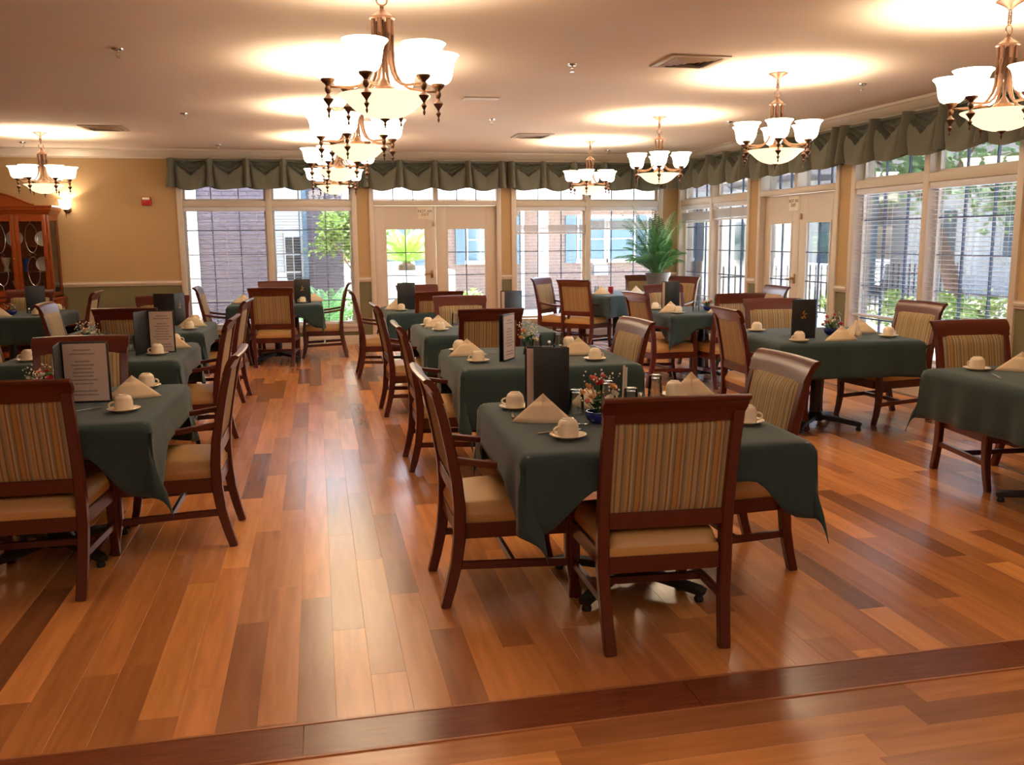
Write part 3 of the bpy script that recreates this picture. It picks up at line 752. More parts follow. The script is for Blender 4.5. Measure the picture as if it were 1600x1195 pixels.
def tablecloth(key, x, y, rz, lift, dr):
    rnd = random.Random(hash(key) % 1000 if 0 else sum(map(ord, key)))
    a = .572; n0 = 16; nh = 9; A = a+dr; zt = TH+.004
    cs_ = [-A+dr*i/nh for i in range(nh)]+[-a+2*a*i/(2*n0) for i in range(2*n0+1)]+[a+dr*(i+1)/nh for i in range(nh)]
    ph = [rnd.uniform(0, 6) for _ in range(8)]
    rc = .05
    def pos(s, t):
        px = max(-a, min(a, s)); py = max(-a, min(a, t)); ox, oy = s-px, t-py
        if ox == 0 and oy == 0:
            # rounded table corners
            z = zt+.0012*math.sin(9*s+ph[0])*math.sin(8*t+ph[1])
            dx, dy = abs(s)-(a-rc), abs(t)-(a-rc)
            if dx > 0 and dy > 0:
                q = math.hypot(dx, dy)
                if q > rc: z -= (q-rc)*.5
            ex = max(abs(s), abs(t))
            if ex > a-.02: z -= .006*((ex-(a-.02))/.02)**2
            return (s, t, z)
        L = math.hypot(ox, oy); th = math.atan2(abs(oy), abs(ox))
        if ox == 0 or oy == 0:
            side = ('e' if ox > 0 else 'w') if oy == 0 else ('n' if oy > 0 else 's')
            q = t if oy == 0 else s
            lf = lift.get(side)
            out = .05*L+.012*math.sin(q*13+ph[2])*(L/dr)+.010*math.sin(q*29+ph[3])*(L/dr); cq = max(0, (abs(q)-(a-.2))/.2); z = -L*(.985+.05*cq*cq)
            if lf is not None:
                w = min(1, max(0, (.50-abs(q))/.2)); w = w*w*(3-2*w)
                zl = -lf*1.15*L/dr; ol = .022*L/dr
                z = z*(1-w)+zl*w; out = out*(1-w)+ol*w
            dirx, diry = (math.copysign(1, ox), 0) if oy == 0 else (0, math.copysign(1, oy))
        else:
            f = math.sin(2*th); Le = L*(.985+.05*(1-f))
            cn = ('S' if oy < 0 else 'N')+('W' if ox < 0 else 'E')
            sw = SWING.get(key, {}).get(cn, .45*math.sin(ph[5]+3*math.copysign(1, ox)+2*math.copysign(1, oy)))
            an = PI/4+(th-PI/4)*(1-.6*f)+sw*f*min(1, L/dr)
            out = L*(.05+.19*f*min(1, L/dr)); z = -math.sqrt(max(0, Le*Le-out*out))
            dirx, diry = math.copysign(1, ox)*math.cos(an), math.copysign(1, oy)*math.sin(an)
            k = .02*f; px -= math.copysign(k, ox); py -= math.copysign(k, oy)
        rb = min(1, L/.03)
        return (px+dirx*(out+.012*rb), py+diry*(out+.012*rb), zt-.006+z)
    b = MB(); N = len(cs_)
    vs = [pos(s, t) for t in cs_ for s in cs_]; fs = []
    for j in range(N-1):
        for i in range(N-1):
            fs.append((j*N+i, j*N+i+1, (j+1)*N+i+1, (j+1)*N+i))
    b.add(vs, fs, 0, True)
    o = obj('tablecloth', b, M['cloth'], None, 'dark green tablecloth hanging over the %s' % TN[key], 'tablecloth', 'dark green tablecloths', ang=70)
    o.location = (x, y, 0); o.rotation_euler = (0, 0, math.radians(rz))
    md = o.modifiers.new('hem', 'SOLIDIFY'); md.thickness = .003; md.offset = 1
for key, x, y, rz, lf in TB:
    lab = 'black pedestal under the cloth of the %s' % TN[key]
    if tab0 is None:
        tab0 = make_table(lab); tab0.location = (x, y, 0); tab0.rotation_euler = (0, 0, math.radians(rz))
    else: dup(tab0, (x, y, 0), rz, lab)
    tablecloth(key, x, y, rz, lf, dict(T2=.36, L1=.32, L2=.31, T3=.31, R1=.27).get(key, .285))
ZT = TH+.0085

# ------------------------------------------------------------------ place settings
def cup_mesh():
    b = MB()
    b.lathe([(.041, 0), (.0425, .004), (.0425, .044), (.0405, .047), (.0405, .050), (.037, .060), (.030, .068), (.024, .071), (.0235, .074), (.019, .074), (.018, .070), (.002, .069)], seg=20)
    return b.mesh('cup', M['white'], 35)
def handle_mesh():
    b = MB(); pts = []
    for i in range(9):
        a = -PI/2+PI*i/8; pts.append((.0405+.024*max(0, math.cos(a))**.8, 0, .027+.0155*math.sin(a)))
    b.sweep(pts, .010, .007, (0, 1, 0)); return b.mesh('handle', M['white'])
def saucer_mesh():
    b = MB(); b.lathe([(.038, 0), (.040, .003), (.058, .008), (.074, .016), (.0745, .018), (.072, .0185), (.056, .011), (.040, .007), (.002, .006)], seg=28); return b.mesh('saucer', M['white'], 50)
cupM, hanM, sauM = cup_mesh(), handle_mesh(), saucer_mesh()
cup0 = sau0 = None
def cup(x, y, rz, lab, saucer=True):
    global cup0, sau0
    z = ZT
    if saucer:
        sl_ = 'cream saucer under the upturned cup ' + lab
        if sau0 is None: sau0 = obj('saucer', sauM, None, None, sl_, 'saucer', 'cream saucers', loc=(x, y, z))
        else: dup(sau0, (x, y, z), 0, sl_)
        z += .0072
    cl = 'cream cup upturned ' + ('on saucer ' if saucer else 'without saucer ') + lab
    if cup0 is None:
        cup0 = empty('coffee_cup', (x, y, z), rz, cl, 'cup', 'cream upturned cups'); obj('cup_body', cupM, None, cup0); obj('handle', hanM, None, cup0)
    else: dup(cup0, (x, y, z), rz, cl)
CUPS = [('T1', .95, 3.36, 195, 'at near left corner of front middle table'), ('T1', .88, 4.02, 150, 'behind the menu on front middle table'), ('T1', 1.76, 3.44, -15, 'beside the right chair of front middle table'), ('T1', 1.72, 4.14, 20, 'beside a steel tumbler on front middle table'),
        ('T2', 1.0, 5.67, 190, 'at near left corner of second middle table'), ('T2', .97, 6.28, 120, 'behind the left napkin of second middle table'), ('T2', 1.78, 6.28, 30, 'beside far tumbler on second middle table'), ('T2', 1.75, 5.55, 10, 'at near right corner of second middle table'),
        ('T3', 1.04, 7.78, 180, 'at near left of third middle table'), ('T3', .99, 8.26, 120, 'behind the napkin on third middle table'),
        ('T4', .92, 10.17, 190, 'in front of napkin on table before back door'),
        ('L1', -.91, 4.43, 200, 'at near right corner of front left table'), ('L1', -.93, 5.14, -10, 'behind the napkin on front left table'), ('L1', -1.78, 5.16, 180, 'at far left corner of front left table'),
        ('L2', -1.12, 6.67, 170, 'below the menu on second left table'), ('L2', -1.1, 7.36, 10, 'at far right corner of second left table'), ('L2', -1.92, 6.54, 200, 'at near left corner of second left table'), ('L2', -1.9, 7.3, 150, 'at far left corner of second left table'),
        ('L3', -1.15, 8.56, 180, 'in front of napkin on third left table'), ('L3', -1.18, 9.25, 20, 'behind napkin on third left table'),
        ('W1', -.19, 11.93, 190, 'below emblem menu under the back window'), ('LL', -3.0, 11.5, 10, 'at right edge of the table by cabinet'), ('LL', -3.05, 10.85, 160, 'before the menu on the table by cabinet'),
        ('R1', 3.61, 6.93, 100, 'at far left corner of table by side window'), ('R1', 3.55, 6.14, 185, 'in front of emblem menu by side window'), ('R1', 4.38, 6.24, 0, 'at near right corner of table by side window'),
        ('R2', 3.67, 9.42, 10, 'left of the menu before the side door'), ('R2', 3.70, 8.84, 170, 'in front of napkin before the side door'),
        ('R3', 3.80, 12.35, 160, 'at near left of table by palm'), ('RR', 3.77, 4.52, 100, 'at far left corner of front right table')]
for tk, x, y, rz, lab in CUPS: cup(x, y, rz, lab)

def napkin_mesh(seed):
    r = random.Random(seed); b = MB(); h = .118+r.uniform(-.006, .006); w = .132
    A = Vector((r.uniform(-.015, .01), .012, h)); Lc = Vector((-w, .02, 0)); Rc = Vector((w, .01, 0)); F = Vector((r.uniform(-.02, .03), -.035, 0)); B = Vector((0, .075, 0))
    def face(P, Q, bow, flip=False):
        def fn(u, v):
            base = P.lerp(Q, u); p = base.lerp(A, v); n = (Q-P).cross(A-P).normalized()
            p = p+n*(bow*math.sin(PI*u)*(1-v)*(.4+v)+.0018*math.sin(17*u+5*v)*(1-v)); p.z = max(p.z, 0.0); return p
        b.grid(fn, 8, 8, 0, flip)
    face(Lc, F, .006); face(F, Rc, .006); face(Lc+Vector((.012, .006, 0)), B, -.004); face(B, Rc+Vector((-.012, .006, 0)), -.004)
    # lower folded leaf standing just outside the front
    def fn(u, v):
        base = Vector((-w-.004, .012, 0)).lerp(Vector((w+.006, 0, 0)), u); base.y -= .036*math.sin(PI*u)**1.0+.004
        p = base.lerp(A, v*.72); p.y -= .004*(1-v); return p
    b.grid(fn, 10, 4, 0)
    return b.mesh('napkin', M['napkin'], 50)
NAPM = [napkin_mesh(i) for i in range(4)]
NAPS = [('T1', .93, 3.70, -12, 'in front of the menu on front middle table'), ('T1', 1.22, 3.98, -70, 'behind the flowers on front middle table'), ('T1', 1.80, 4.12, 10, 'behind the chair back of front middle table'),
        ('T2', .99, 6.03, 8, 'by the left edge of second middle table'), ('T2', 1.73, 5.86, 5, 'by the right edge of second middle table'),
        ('T3', 1.06, 8.1, 5, 'by the left edge of third middle table'), ('T4', .88, 10.42, 0, 'beside the blue lit menu before the back door'),
        ('L1', -.94, 4.82, 12, 'right of the printed menu on front left table'), ('L2', -1.08, 7.06, 10, 'right of the menu on second left table'), ('L3', -1.17, 8.9, 5, 'right of the menu on third left table'),
        ('W1', -.95, 12.1, 0, 'at left end of the table under back window'), ('W1', -.04, 12.2, 20, 'right of emblem menu under the back window'), ('LL', -3.42, 10.75, 20, 'at near side of table by cabinet'),
        ('R1', 3.90, 6.13, 0, 'right of emblem menu, nearest by side window'), ('R1', 4.25, 6.46, 60, 'behind the nearest napkin by side window'), ('R1', 4.37, 6.60, -15, 'right of two napkins on table by side window'),
        ('R2', 3.68, 9.0, 0, 'below the dark menu before the side door'), ('R2', 4.12, 8.8, 20, 'beside the flowers before the side door'),
        ('R3', 3.98, 12.32, 0, 'left of red glass on table by palm'), ('R3', 4.5, 12.3, 20, 'right of red glass on table by palm'),
        ('RR', 3.82, 4.10, 25, 'nearer of two on the front right table'), ('RR', 3.98, 4.42, -30, 'farther of two on the front right table')]
for i, (tk, x, y, rz, lab) in enumerate(NAPS):
    o = obj('folded_napkin', NAPM[i % 4], None, None, 'ecru napkin folded to a peak ' + lab, 'napkin', 'ecru peaked napkins', loc=(x, y, ZT))
    o.rotation_euler = (0, 0, math.radians(rz)); md = o.modifiers.new('thickness', 'SOLIDIFY'); md.thickness = .0025; md.offset = 0

# menus: two hinged leaves standing on edge; leaf angles measured in plan from the spine
def menu(x, y, a1, a2, lab, pg1=False, pg2=True, emb=None, w=.205, h=.305, w2=None):
    t = empty('menu_folder', (x, y, ZT), 0, lab, 'menu', 'black standing menus')
    w1 = w
    for k, (a, pg) in enumerate(((a1, pg1), (a2, pg2))):
        w = (w2 or w1) if k else w1
        lf = MB(); lf.box(.002, w, -.0025, .0025, 0, h, bev=.0012)
        lo = obj('cover_leaf', lf, M['cover'], t); lo.rotation_euler = (0, 0, math.radians(a))
        # inside of the fold faces the other leaf
        other = a2 if k == 0 else a1
        d = (other-a+540) % 360-180; sgn = 1 if d > 0 else -1
        if pg == 2: sgn = -sgn
        if pg:
            s = MB(); s.box(.012, w-.010, sgn*.0028-.0004, sgn*.0028+.0004, .010, h-.010)
            po = obj('page', s, M['page'], lo)
            cr = MB()
            for cx, cz in ((.010, .006), (w-.012, .006), (.010, h-.012), (w-.012, h-.012)): cr.box(cx, cx+.008, sgn*.0030-.0006, sgn*.0034+.0006, cz, cz+.008)
            obj('corner_clip', cr, M['steel'], lo)
        if emb == k:
            e = MB(); cx, cz = w*.5, h*.60; q = -sgn
            for (px, pz, r, an) in ((-.004, .022, .017, 70), (.012, .010, .014, 20), (.006, -.012, .018, -60), (-.012, -.014, .013, 200), (-.015, -.022, .014, 160)):
                dx, dz = math.cos(math.radians(an)), math.sin(math.radians(an))
                vs = []
                for yy in (q*.0026, q*.0034):
                    for m_ in range(8):
                        th = 2*PI*m_/8; lx, lz = r*math.cos(th), .35*r*math.sin(th)
                        vs.append((cx+px+lx*dx-lz*dz, yy, cz+pz+lx*dz+lz*dx))
                e.add(vs, [tuple(range(8)), tuple(range(15, 7, -1))]+[(i, (i+1) % 8, 8+(i+1) % 8, 8+i) for i in range(8)])
            obj('gold_emblem', e, M['gold'], lo)
    return t
menu(1.09, 3.83, 178, 152, 'black menu open toward left behind napkin on front middle table', False, True, w=.165, w2=.207)
menu(1.27, 5.80, 236, 229, 'open menu with printed page angled sideways on second middle table', 2, False)
menu(1.90, 8.33, 165, 205, 'closed looking menu standing on far side of third middle table', True, True)
menu(1.10, 10.35, 178, 130, 'blue lit menu beside napkin on the table before back door', False, True)
menu(-1.245, 4.735, -4, -83, 'menu with printed page facing us on the front left table', True, False, w=.225)
menu(-1.20, 6.84, 251, -12, 'half open menu with printed page on second left table', False, True, w=.19)
menu(-1.335, 9.03, 165, 70, 'dark menu spine toward us on the third left table', False, True, 1, w=.2)
menu(-.29, 11.93, 3, 45, 'menu with small gold emblem under the back window', False, True, 0)
menu(-3.26, 11.2, 25, 60, 'plain dark menu in front of the china cabinet', False, True)
menu(3.59, 6.33, 0, 38, 'menu with gold emblem facing us on table by side window', False, True, 0)
menu(3.97, 9.45, 172, 148, 'black menu with pale inner strip before the side door', False, True, w=.17, w2=.205)

# glasses, shakers, cutlery
def tumbler_mesh():
    b = MB(); b.lathe([(.036, 0), (.0375, .002), (.031, .10), (.030, .112), (.026, .115), (.002, .113)], seg=18, cap0=False)
    b.lathe([(.0345, .001), (.0285, .10), (.002, .102)], seg=18, cap0=False); return b.mesh('upturned_tumbler', M['clear'], 40)
tumM = tumbler_mesh()
GL = [('T1', 1.12, 3.82, 'right of the menu on front middle table'), ('T1', 1.33, 4.03, 'behind the peaked napkin on front middle table'), ('T1', 1.37, 3.80, 'behind the flowers on front middle table'), ('T1', 1.62, 4.14, 'beside far cup on front middle table'),
      ('T2', 1.52, 6.2, 'behind the flowers on second middle table'), ('T2', 1.70, 6.28, 'beside far cup on second middle table'), ('T3', 1.25, 8.28, 'behind chair back on third middle table'),
      ('L2', -1.36, 7.0, 'beside the menu on second left table'), ('L2', -1.62, 7.34, 'under the flowers on second left table'), ('R1', 4.30, 6.85, 'right of the flowers by side window'), ('R2', 3.99, 9.05, 'left of the flowers before side door'), ('R2', 4.36, 9.15, 'right of the flowers before side door'), ('R3', 3.98, 12.55, 'behind napkin on the table by palm')]
g0 = None
for tk, x, y, lab in GL:
    ll = 'clear tumbler upside down ' + lab
    if g0 is None: g0 = obj('upturned_tumbler', tumM, None, None, ll, 'glass', 'upturned tumblers', loc=(x, y, ZT))
    else: dup(g0, (x, y, ZT), 0, ll)
def shaker(x, y, lab):
    t = empty('salt_shaker', (x, y, ZT), 0, lab, 'shaker', 'salt shakers')
    obj('glass_jar', MB().lathe([(.016, 0), (.017, .01), (.013, .045), (.012, .05)], seg=12), M['clear'], t)
    obj('metal_cap', MB().lathe([(.0135, .05), (.0135, .06), (.009, .068), (.001, .07)], seg=12), M['steel'], t)
shaker(1.60, 6.16, 'small salt shaker between tumblers on second middle table'); shaker(-3.2, 11.08, 'small salt shaker before the menu by china cabinet')
shaker(1.46, 3.92, 'small salt shaker behind the flowers on front middle table'); shaker(4.2, 6.72, 'small salt shaker by flowers at the side window')
def knife_mesh():
    b = MB(); b.sweep([(-.105, 0, .004), (-.02, 0, .004), (-.005, 0, .003)], [.012, .010, .008], [.006, .006, .004], (0, 1, 0)); b.sweep([(-.005, 0, .003), (.06, .002, .003), (.10, .003, .003)], [.012, .016, .008], .002, (0, 1, 0)); return b.mesh('knife', M['steel'])
def spoon_mesh():
    b = MB(); b.sweep([(-.1, 0, .004), (0, 0, .005), (.03, 0, .004)], [.011, .006, .006], .0025, (0, 1, 0))
    def fn(u, v):
        a = 2*PI*u; r = v; return (.055+.026*r*math.cos(a), .017*r*math.sin(a), .0045-.004*(1-r*r)+.0025)
    b.grid(fn, 14, 4); return b.mesh('spoon', M['steel'])
kM, sM = knife_mesh(), spoon_mesh()
for nm, me, cat, x, y, rz, lab in [
    ('table_knife', kM, 'knife', .95, 3.47, 12, 'steel knife nearest the corner cup on front middle table'), ('table_knife', kM, 'knife', 1.09, 3.585, 8, 'steel knife before the flower bowl on front middle table'),
    ('table_knife', kM, 'knife', .84, 3.9, 80, 'steel knife left of the napkin on front middle table'), ('teaspoon', sM, 'spoon', -1.09, 4.50, 40, 'steel spoon in front of menu on front left table'),
    ('teaspoon', sM, 'spoon', 1.13, 6.05, 20, 'steel spoon right of napkin on second middle table'), ('teaspoon', sM, 'spoon', 3.66, 6.52, 30, 'steel spoon left of emblem menu by side window'),
    ('table_knife', kM, 'knife', 3.70, 4.28, 60, 'steel knife left of nearer napkin on front right table'), ('table_knife', kM, 'knife', 3.9, 4.52, 20, 'steel knife behind farther napkin on front right table'),
    ('teaspoon', sM, 'spoon', 4.12, 6.25, 10, 'steel spoon between napkins and cup by side window'), ('teaspoon', sM, 'spoon', 1.14, 7.95, 20, 'steel spoon beside near cup on third middle table')]:
    o = obj(nm, me, None, None, lab, cat, loc=(x, y, ZT+.001)); o.rotation_euler = (0, 0, math.radians(rz))

# flowers
def blossom(r, petals, seed):
    b = MB(); q = random.Random(seed)
    for ring, (n, tilt, rr) in enumerate(((petals, .35, r), (petals-1, .8, r*.75), (3, 1.25, r*.5))):
        for k in range(n):
            a = 2*PI*(k+.4*ring)/n+q.uniform(-.15, .15)
            def fn(u, v, a=a, tilt=tilt, rr=rr):
                w = math.sin(PI*(.12+.83*v))*rr*.55; x = (u-.5)*2*w; l = v*rr
                p = Vector((l*math.cos(tilt+v*.5)+.001, x, l*math.sin(tilt+v*.5)+abs(x)*.25)); return Matrix.Rotation(a, 3, 'Z') @ p
            b.grid(fn, 3, 3)
    return b
BLM = {}
for c_ in ('pink', 'rose', 'peach', 'ivory'):
    for r_ in (.026, .018): BLM[c_, r_] = blossom(r_, 6, 3).mesh('blossom', M[c_])
def arrangement(x, y, lab, bowl, seq, H=.15, R=.075, breath=40, seed=1, vase=False):
    q = random.Random(seed); t = empty('flower_arrangement', (x, y, ZT), 0, lab, 'flowers', 'table flower arrangements')
    if vase: obj('vase', MB().lathe([(.028, 0), (.03, .004), (.022, .05), (.03, .09), (.028, .09), (.02, .05), (.002, .01)], seg=16), M['clear'], t); z0 = .07
    else: obj('bowl', MB().lathe([(.03, 0), (.036, .004), (.052, .02), (.058, .04), (.054, .052), (.050, .052), (.05, .03), (.002, .01)], seg=20), M[bowl], t); z0 = .04
    lv = MB()
    for k in range(16):
        a = q.uniform(0, 2*PI); d = q.uniform(.03, R); z = z0+q.uniform(0, .05); L_ = q.uniform(.03, .05)
        def fn(u, v, a=a, d=d, z=z, L_=L_):
            w = math.sin(PI*(.05+.9*v))*.014; return Vector((math.cos(a)*(d*.4+v*L_*1.2)-math.sin(a)*(u-.5)*2*w, math.sin(a)*(d*.4+v*L_*1.2)+math.cos(a)*(u-.5)*2*w, z+.03*math.sin(v*2)))
        lv.grid(fn, 2, 4)
    for k in range(14):
        a = q.uniform(0, 2*PI); d = q.uniform(0, R*.8); lv.tube([(0, 0, z0-.01), (d*.5*math.cos(a), d*.5*math.sin(a), H*.6), (d*math.cos(a), d*math.sin(a), H*q.uniform(.75, 1))], .0012, 4)
    obj('greenery', lv, M['leaf'], t)
    if breath:
        bb = MB()
        for k in range(breath):
            a = q.uniform(0, 2*PI); d = R*1.05*math.sqrt(q.random()); bb.ball((d*math.cos(a), d*math.sin(a), z0+H*q.uniform(.25, .95)), q.uniform(.003, .0055), 5, 3)
        obj('baby_breath', bb, M['ivory'], t, kind='stuff')
    n = len(seq)
    for k, c_ in enumerate(seq):
        a = 2.4*k+q.uniform(-.3, .3); d = R*math.sqrt((k+.5)/n); z = z0+(H-z0)*(1-.75*(d/R)**1.5)+q.uniform(-.01, .01)
        o = obj('blossom', BLM[c_, .026 if k % 3 else .018], None, t, loc=(d*math.cos(a), d*math.sin(a), z))
        o.rotation_euler = (q.uniform(-.2, .2)-.8*d/R*math.sin(a), q.uniform(-.2, .2)+.8*d/R*math.cos(a), a)
        if c_ != seq[0]: o['label'] = {'pink': 'pink', 'rose': 'red', 'peach': 'peach', 'ivory': 'ivory'}[c_]+' blossom'
arrangement(1.16, 3.62, 'pink and peach flowers in cobalt bowl on front middle table', 'blue', ['pink', 'pink', 'rose', 'pink', 'peach', 'peach', 'rose', 'peach', 'ivory', 'peach', 'ivory', 'peach', 'pink', 'peach'], .20, .09, 60, 3)
arrangement(1.40, 5.98, 'pale flowers in clear vase on the second middle table', 'blue', ['ivory', 'peach', 'ivory', 'ivory', 'peach', 'ivory', 'ivory'], .17, .07, 110, 4, True)
arrangement(-1.42, 5.05, 'pink, white and red flowers on the front left table', 'blue', ['rose', 'pink', 'ivory', 'pink', 'ivory', 'rose', 'pink', 'ivory', 'pink'], .12, .09, 70, 5)
arrangement(-1.66, 7.1, 'peach and white flowers in glass on second left table', 'blue', ['ivory', 'peach', 'ivory', 'peach', 'pink', 'ivory', 'pink', 'peach', 'ivory', 'pink'], .15, .09, 70, 6, True)
arrangement(-3.36, 11.0, 'blue bowl with small flowers on table by china cabinet', 'blue', ['ivory', 'peach', 'rose', 'ivory', 'peach'], .10, .06, 20, 7)
arrangement(4.05, 6.52, 'red and white flowers in blue bowl by side window', 'blue', ['rose', 'pink', 'ivory', 'peach', 'pink', 'rose', 'pink'], .16, .08, 30, 8)
arrangement(4.17, 9.12, 'mixed flowers in a bowl before the side door', 'blue', ['pink', 'peach', 'rose', 'pink', 'peach', 'ivory', 'rose'], .11, .09, 40, 9)
def pitcher(x, y, lab, m_, h=.1, r=.04):
    t = empty('tumbler', (x, y, ZT), 0, lab, 'glass')
    obj('tumbler_body', MB().lathe([(r*.8, 0), (r*.85, .004), (r, h), (r*.94, h), (r*.78, .01), (.002, .008)], seg=16), m_, t)
pitcher(4.16, 12.45, 'red tumbler on the table by the palm', M['red']); pitcher(-1.60, 7.38, 'red tumbler behind flowers on second left table', M['red'], .06, .03)
pitcher(-3.45, 11.25, 'red topped cup on the table by china cabinet', M['red'], .11, .035)
def caddy(x, y, rz, lab):
    t = empty('sugar_caddy', (x, y, ZT), rz, lab, 'caddy', 'sugar caddies')
    b = MB(); b.box(-.05, .05, -.03, .03, 0, .003)
    for sx in (-.03, .03): b.box(-.05, .05, sx-.001, sx+.001, .003, .035)
    for sy in (-.05, .05): b.box(sy-.001, sy+.001, -.03, .03, .003, .035)
    obj('holder', b, M['steel'], t)
    for k in range(7): o = obj('sugar_packet', MB().box(-.04+.012*k, -.037+.012*k, -.025, .025, .004, .052), M['napkin'], t)
caddy(-1.60, 5.14, 10, 'steel caddy of sugar packets on front left table'); caddy(-1.82, 7.0, 0, 'steel caddy of sugar packets on second left table'); caddy(1.45, 3.66, 20, 'steel caddy of sugar packets behind front chair back')
def straws(x, y):
    t = empty('paper_straw', (x, y, ZT), 0, 'pair of white paper straws standing behind front table flowers', 'straw')
    for k in (0, 1): obj('straw', MB().tube([(k*.011, 0, 0), (k*.011+.006, .004, .205-.008*k)], .0055, 8), M['sign'], t)
straws(1.36, 3.88)

# ------------------------------------------------------------------ chandeliers
def chandelier_parts():
    R = {}
    b = MB(); b.lathe([(.002, -.055), (.010, -.052), (.016, -.044), (.034, -.030), (.058, -.016), (.077, -.006), (.078, 0)], seg=20, cap1=True); R['canopy'] = b.mesh('canopy', M['bronze'])
    R['chain'] = []
    for k in range(6):
        b = MB(); pts = []
        for i in range(13):
            a = 2*PI*i/12; x, z = .011*math.cos(a), .022*math.sin(a)
            pts.append((x, 0, z) if k % 2 else (0, x, z))
        b.tube(pts, .003, 5, caps=False); R['chain'].append(b.mesh('chain_link', M['bronze']))
    b = MB(); b.lathe([(.004, .615), (.010, .610), (.010, .598), (.020, .592), (.024, .585), (.04, .574), (.052, .564), (.062, .558), (.063, .552), (.05, .548), (.002, .546)], seg=20, cap0=False)
    pts = [(.026*math.cos(2*PI*i/16), 0, .638+.024*math.sin(2*PI*i/16)) for i in range(17)]
    b.tube(pts, .004, 6, caps=False); R['cap'] = b.mesh('top_cap', M['bronze'])
    b = MB(); path = [(.044, .548), (.044, .48), (.044, .40), (.048, .345), (.060, .300), (.084, .262), (.120, .238), (.165, .229), (.215, .227), (.265, .228)]
    b.tube([(r, 0, z) for r, z in path], [.0115, .0115, .0115, .0105, .0085, .0074, .0068, .0066, .0066, .0066], 8)
    R['arm'] = b.mesh('arm', M['bronze'])
    b = MB(); b.lathe([(.001, .078), (.005, .085), (.006, .094), (.003, .102), (.008, .112), (.013, .122), (.004, .134), (.008, .143), (.022, .162), (.025, .169), (.010, .183), (.007, .193), (.014, .204), (.016, .217), (.011, .228), (.014, .236), (.026, .246), (.033, .254), (.034, .262), (.030, .262)], (.272, 0, 0), 14)
    R['holder'] = b.mesh('shade_holder', M['bronze'])
    b = MB(); b.lathe([(.028, .262), (.048, .266), (.064, .280), (.073, .302), (.078, .330), (.082, .358), (.091, .382), (.108, .400), (.106, .402), (.088, .384), (.079, .358), (.075, .330), (.070, .303), (.061, .284), (.046, .270), (.026, .266)], (.272, 0, 0), 24, cap0=False, cap1=False, flute=.012, nf=8)
    R['shade'] = b.mesh('glass_shade', M['shade'], 60)
    b = MB(); pr = [(.225, .195), (.222, .189), (.190, .170), (.170, .150), (.140, .124), (.100, .102), (.055, .089), (.015, .085)]
    b.lathe(pr, seg=32, cap0=False, cap1=True); b.lathe([(.225, .195), (.215, .193), (.18, .172), (.13, .128), (.06, .096), (.002, .092)], seg=32, cap0=False, cap1=False); R['bowl'] = b.mesh('glass_bowl', M['bowlglass'], 50)
    b = MB(); b.lathe([(.001, .040), (.004, .044), (.004, .053), (.008, .059), (.004, .067), (.010, .075), (.024, .083), (.026, .089), (.002, .091)], seg=14); R['bfin'] = b.mesh('bowl_finial', M['bronze'])
    b = MB(); b.lathe([(.026, .212), (.05, .218), (.055, .226), (.05, .236), (.03, .242), (.008, .28), (.008, .55)], seg=14); b.lathe([(.004, .095), (.004, .22)], seg=6)
    R['hub'] = b.mesh('hub', M['bronze'])
    return R
CP = chandelier_parts(); ZC = 2.045
BL = bpy.data.lights.new('bulb', 'SPOT'); BL.energy = BULB_W; BL.color = (1, .86, .68); BL.shadow_soft_size = .028; BL.spot_size = math.radians(140); BL.spot_blend = .35   # an upward bulb in its shade
chn0 = None
def chandelier(x, y, rz, lab):
    global chn0
    if chn0 is None:
        t = empty('chandelier', (x, y, ZC), rz, lab, 'chandelier', 'bronze chandeliers')
        obj('canopy', CP['canopy'], None, t, loc=(0, 0, CEIL-ZC)); 
        for k, me in enumerate(CP['chain']): obj('chain_link', me, None, t, loc=(0, 0, .676+k*(CEIL-.055-ZC-.690)/5.0+.006))
        obj('top_cap', CP['cap'], None, t); obj('hub', CP['hub'], None, t); obj('glass_bowl', CP['bowl'], None, t); obj('bowl_finial', CP['bfin'], None, t)
        for k in range(6):
            a = obj('arm', CP['arm'], None, t); a.rotation_euler = (0, 0, k*PI/3)
            obj('shade_holder', CP['holder'], None, a); obj('glass_shade', CP['shade'], None, a)
            l = bpy.data.objects.new('bulb', BL); COL.objects.link(l); l.parent = a; l.location = (.272, 0, .318); l.rotation_euler = (PI, 0, 0)
        chn0 = t
    else: dup(chn0, (x, y, ZC), rz, lab)
chandelier(.36, 4.57, 8, 'largest bronze chandelier, nearest over the aisle')
chandelier(.34, 7.0, 12, 'second bronze chandelier over the aisle, below the largest one')
chandelier(.27, 9.3, 5, 'third bronze chandelier over the aisle')
chandelier(.27, 11.87, 10, 'fourth bronze chandelier over the aisle, nearest the back door')
chandelier(3.86, 4.57, 14, 'bronze chandelier partly cut off before the blinded side window')
chandelier(3.68, 6.85, 6, 'bronze chandelier hanging before the side door valance')
chandelier(3.69, 9.44, 10, 'bronze chandelier near the room corner, second from the window wall')
chandelier(3.66, 11.87, 3, 'bronze chandelier before the back window by the palm')
chandelier(-3.12, 11.83, 11, 'bronze chandelier hanging in front of the china cabinet')

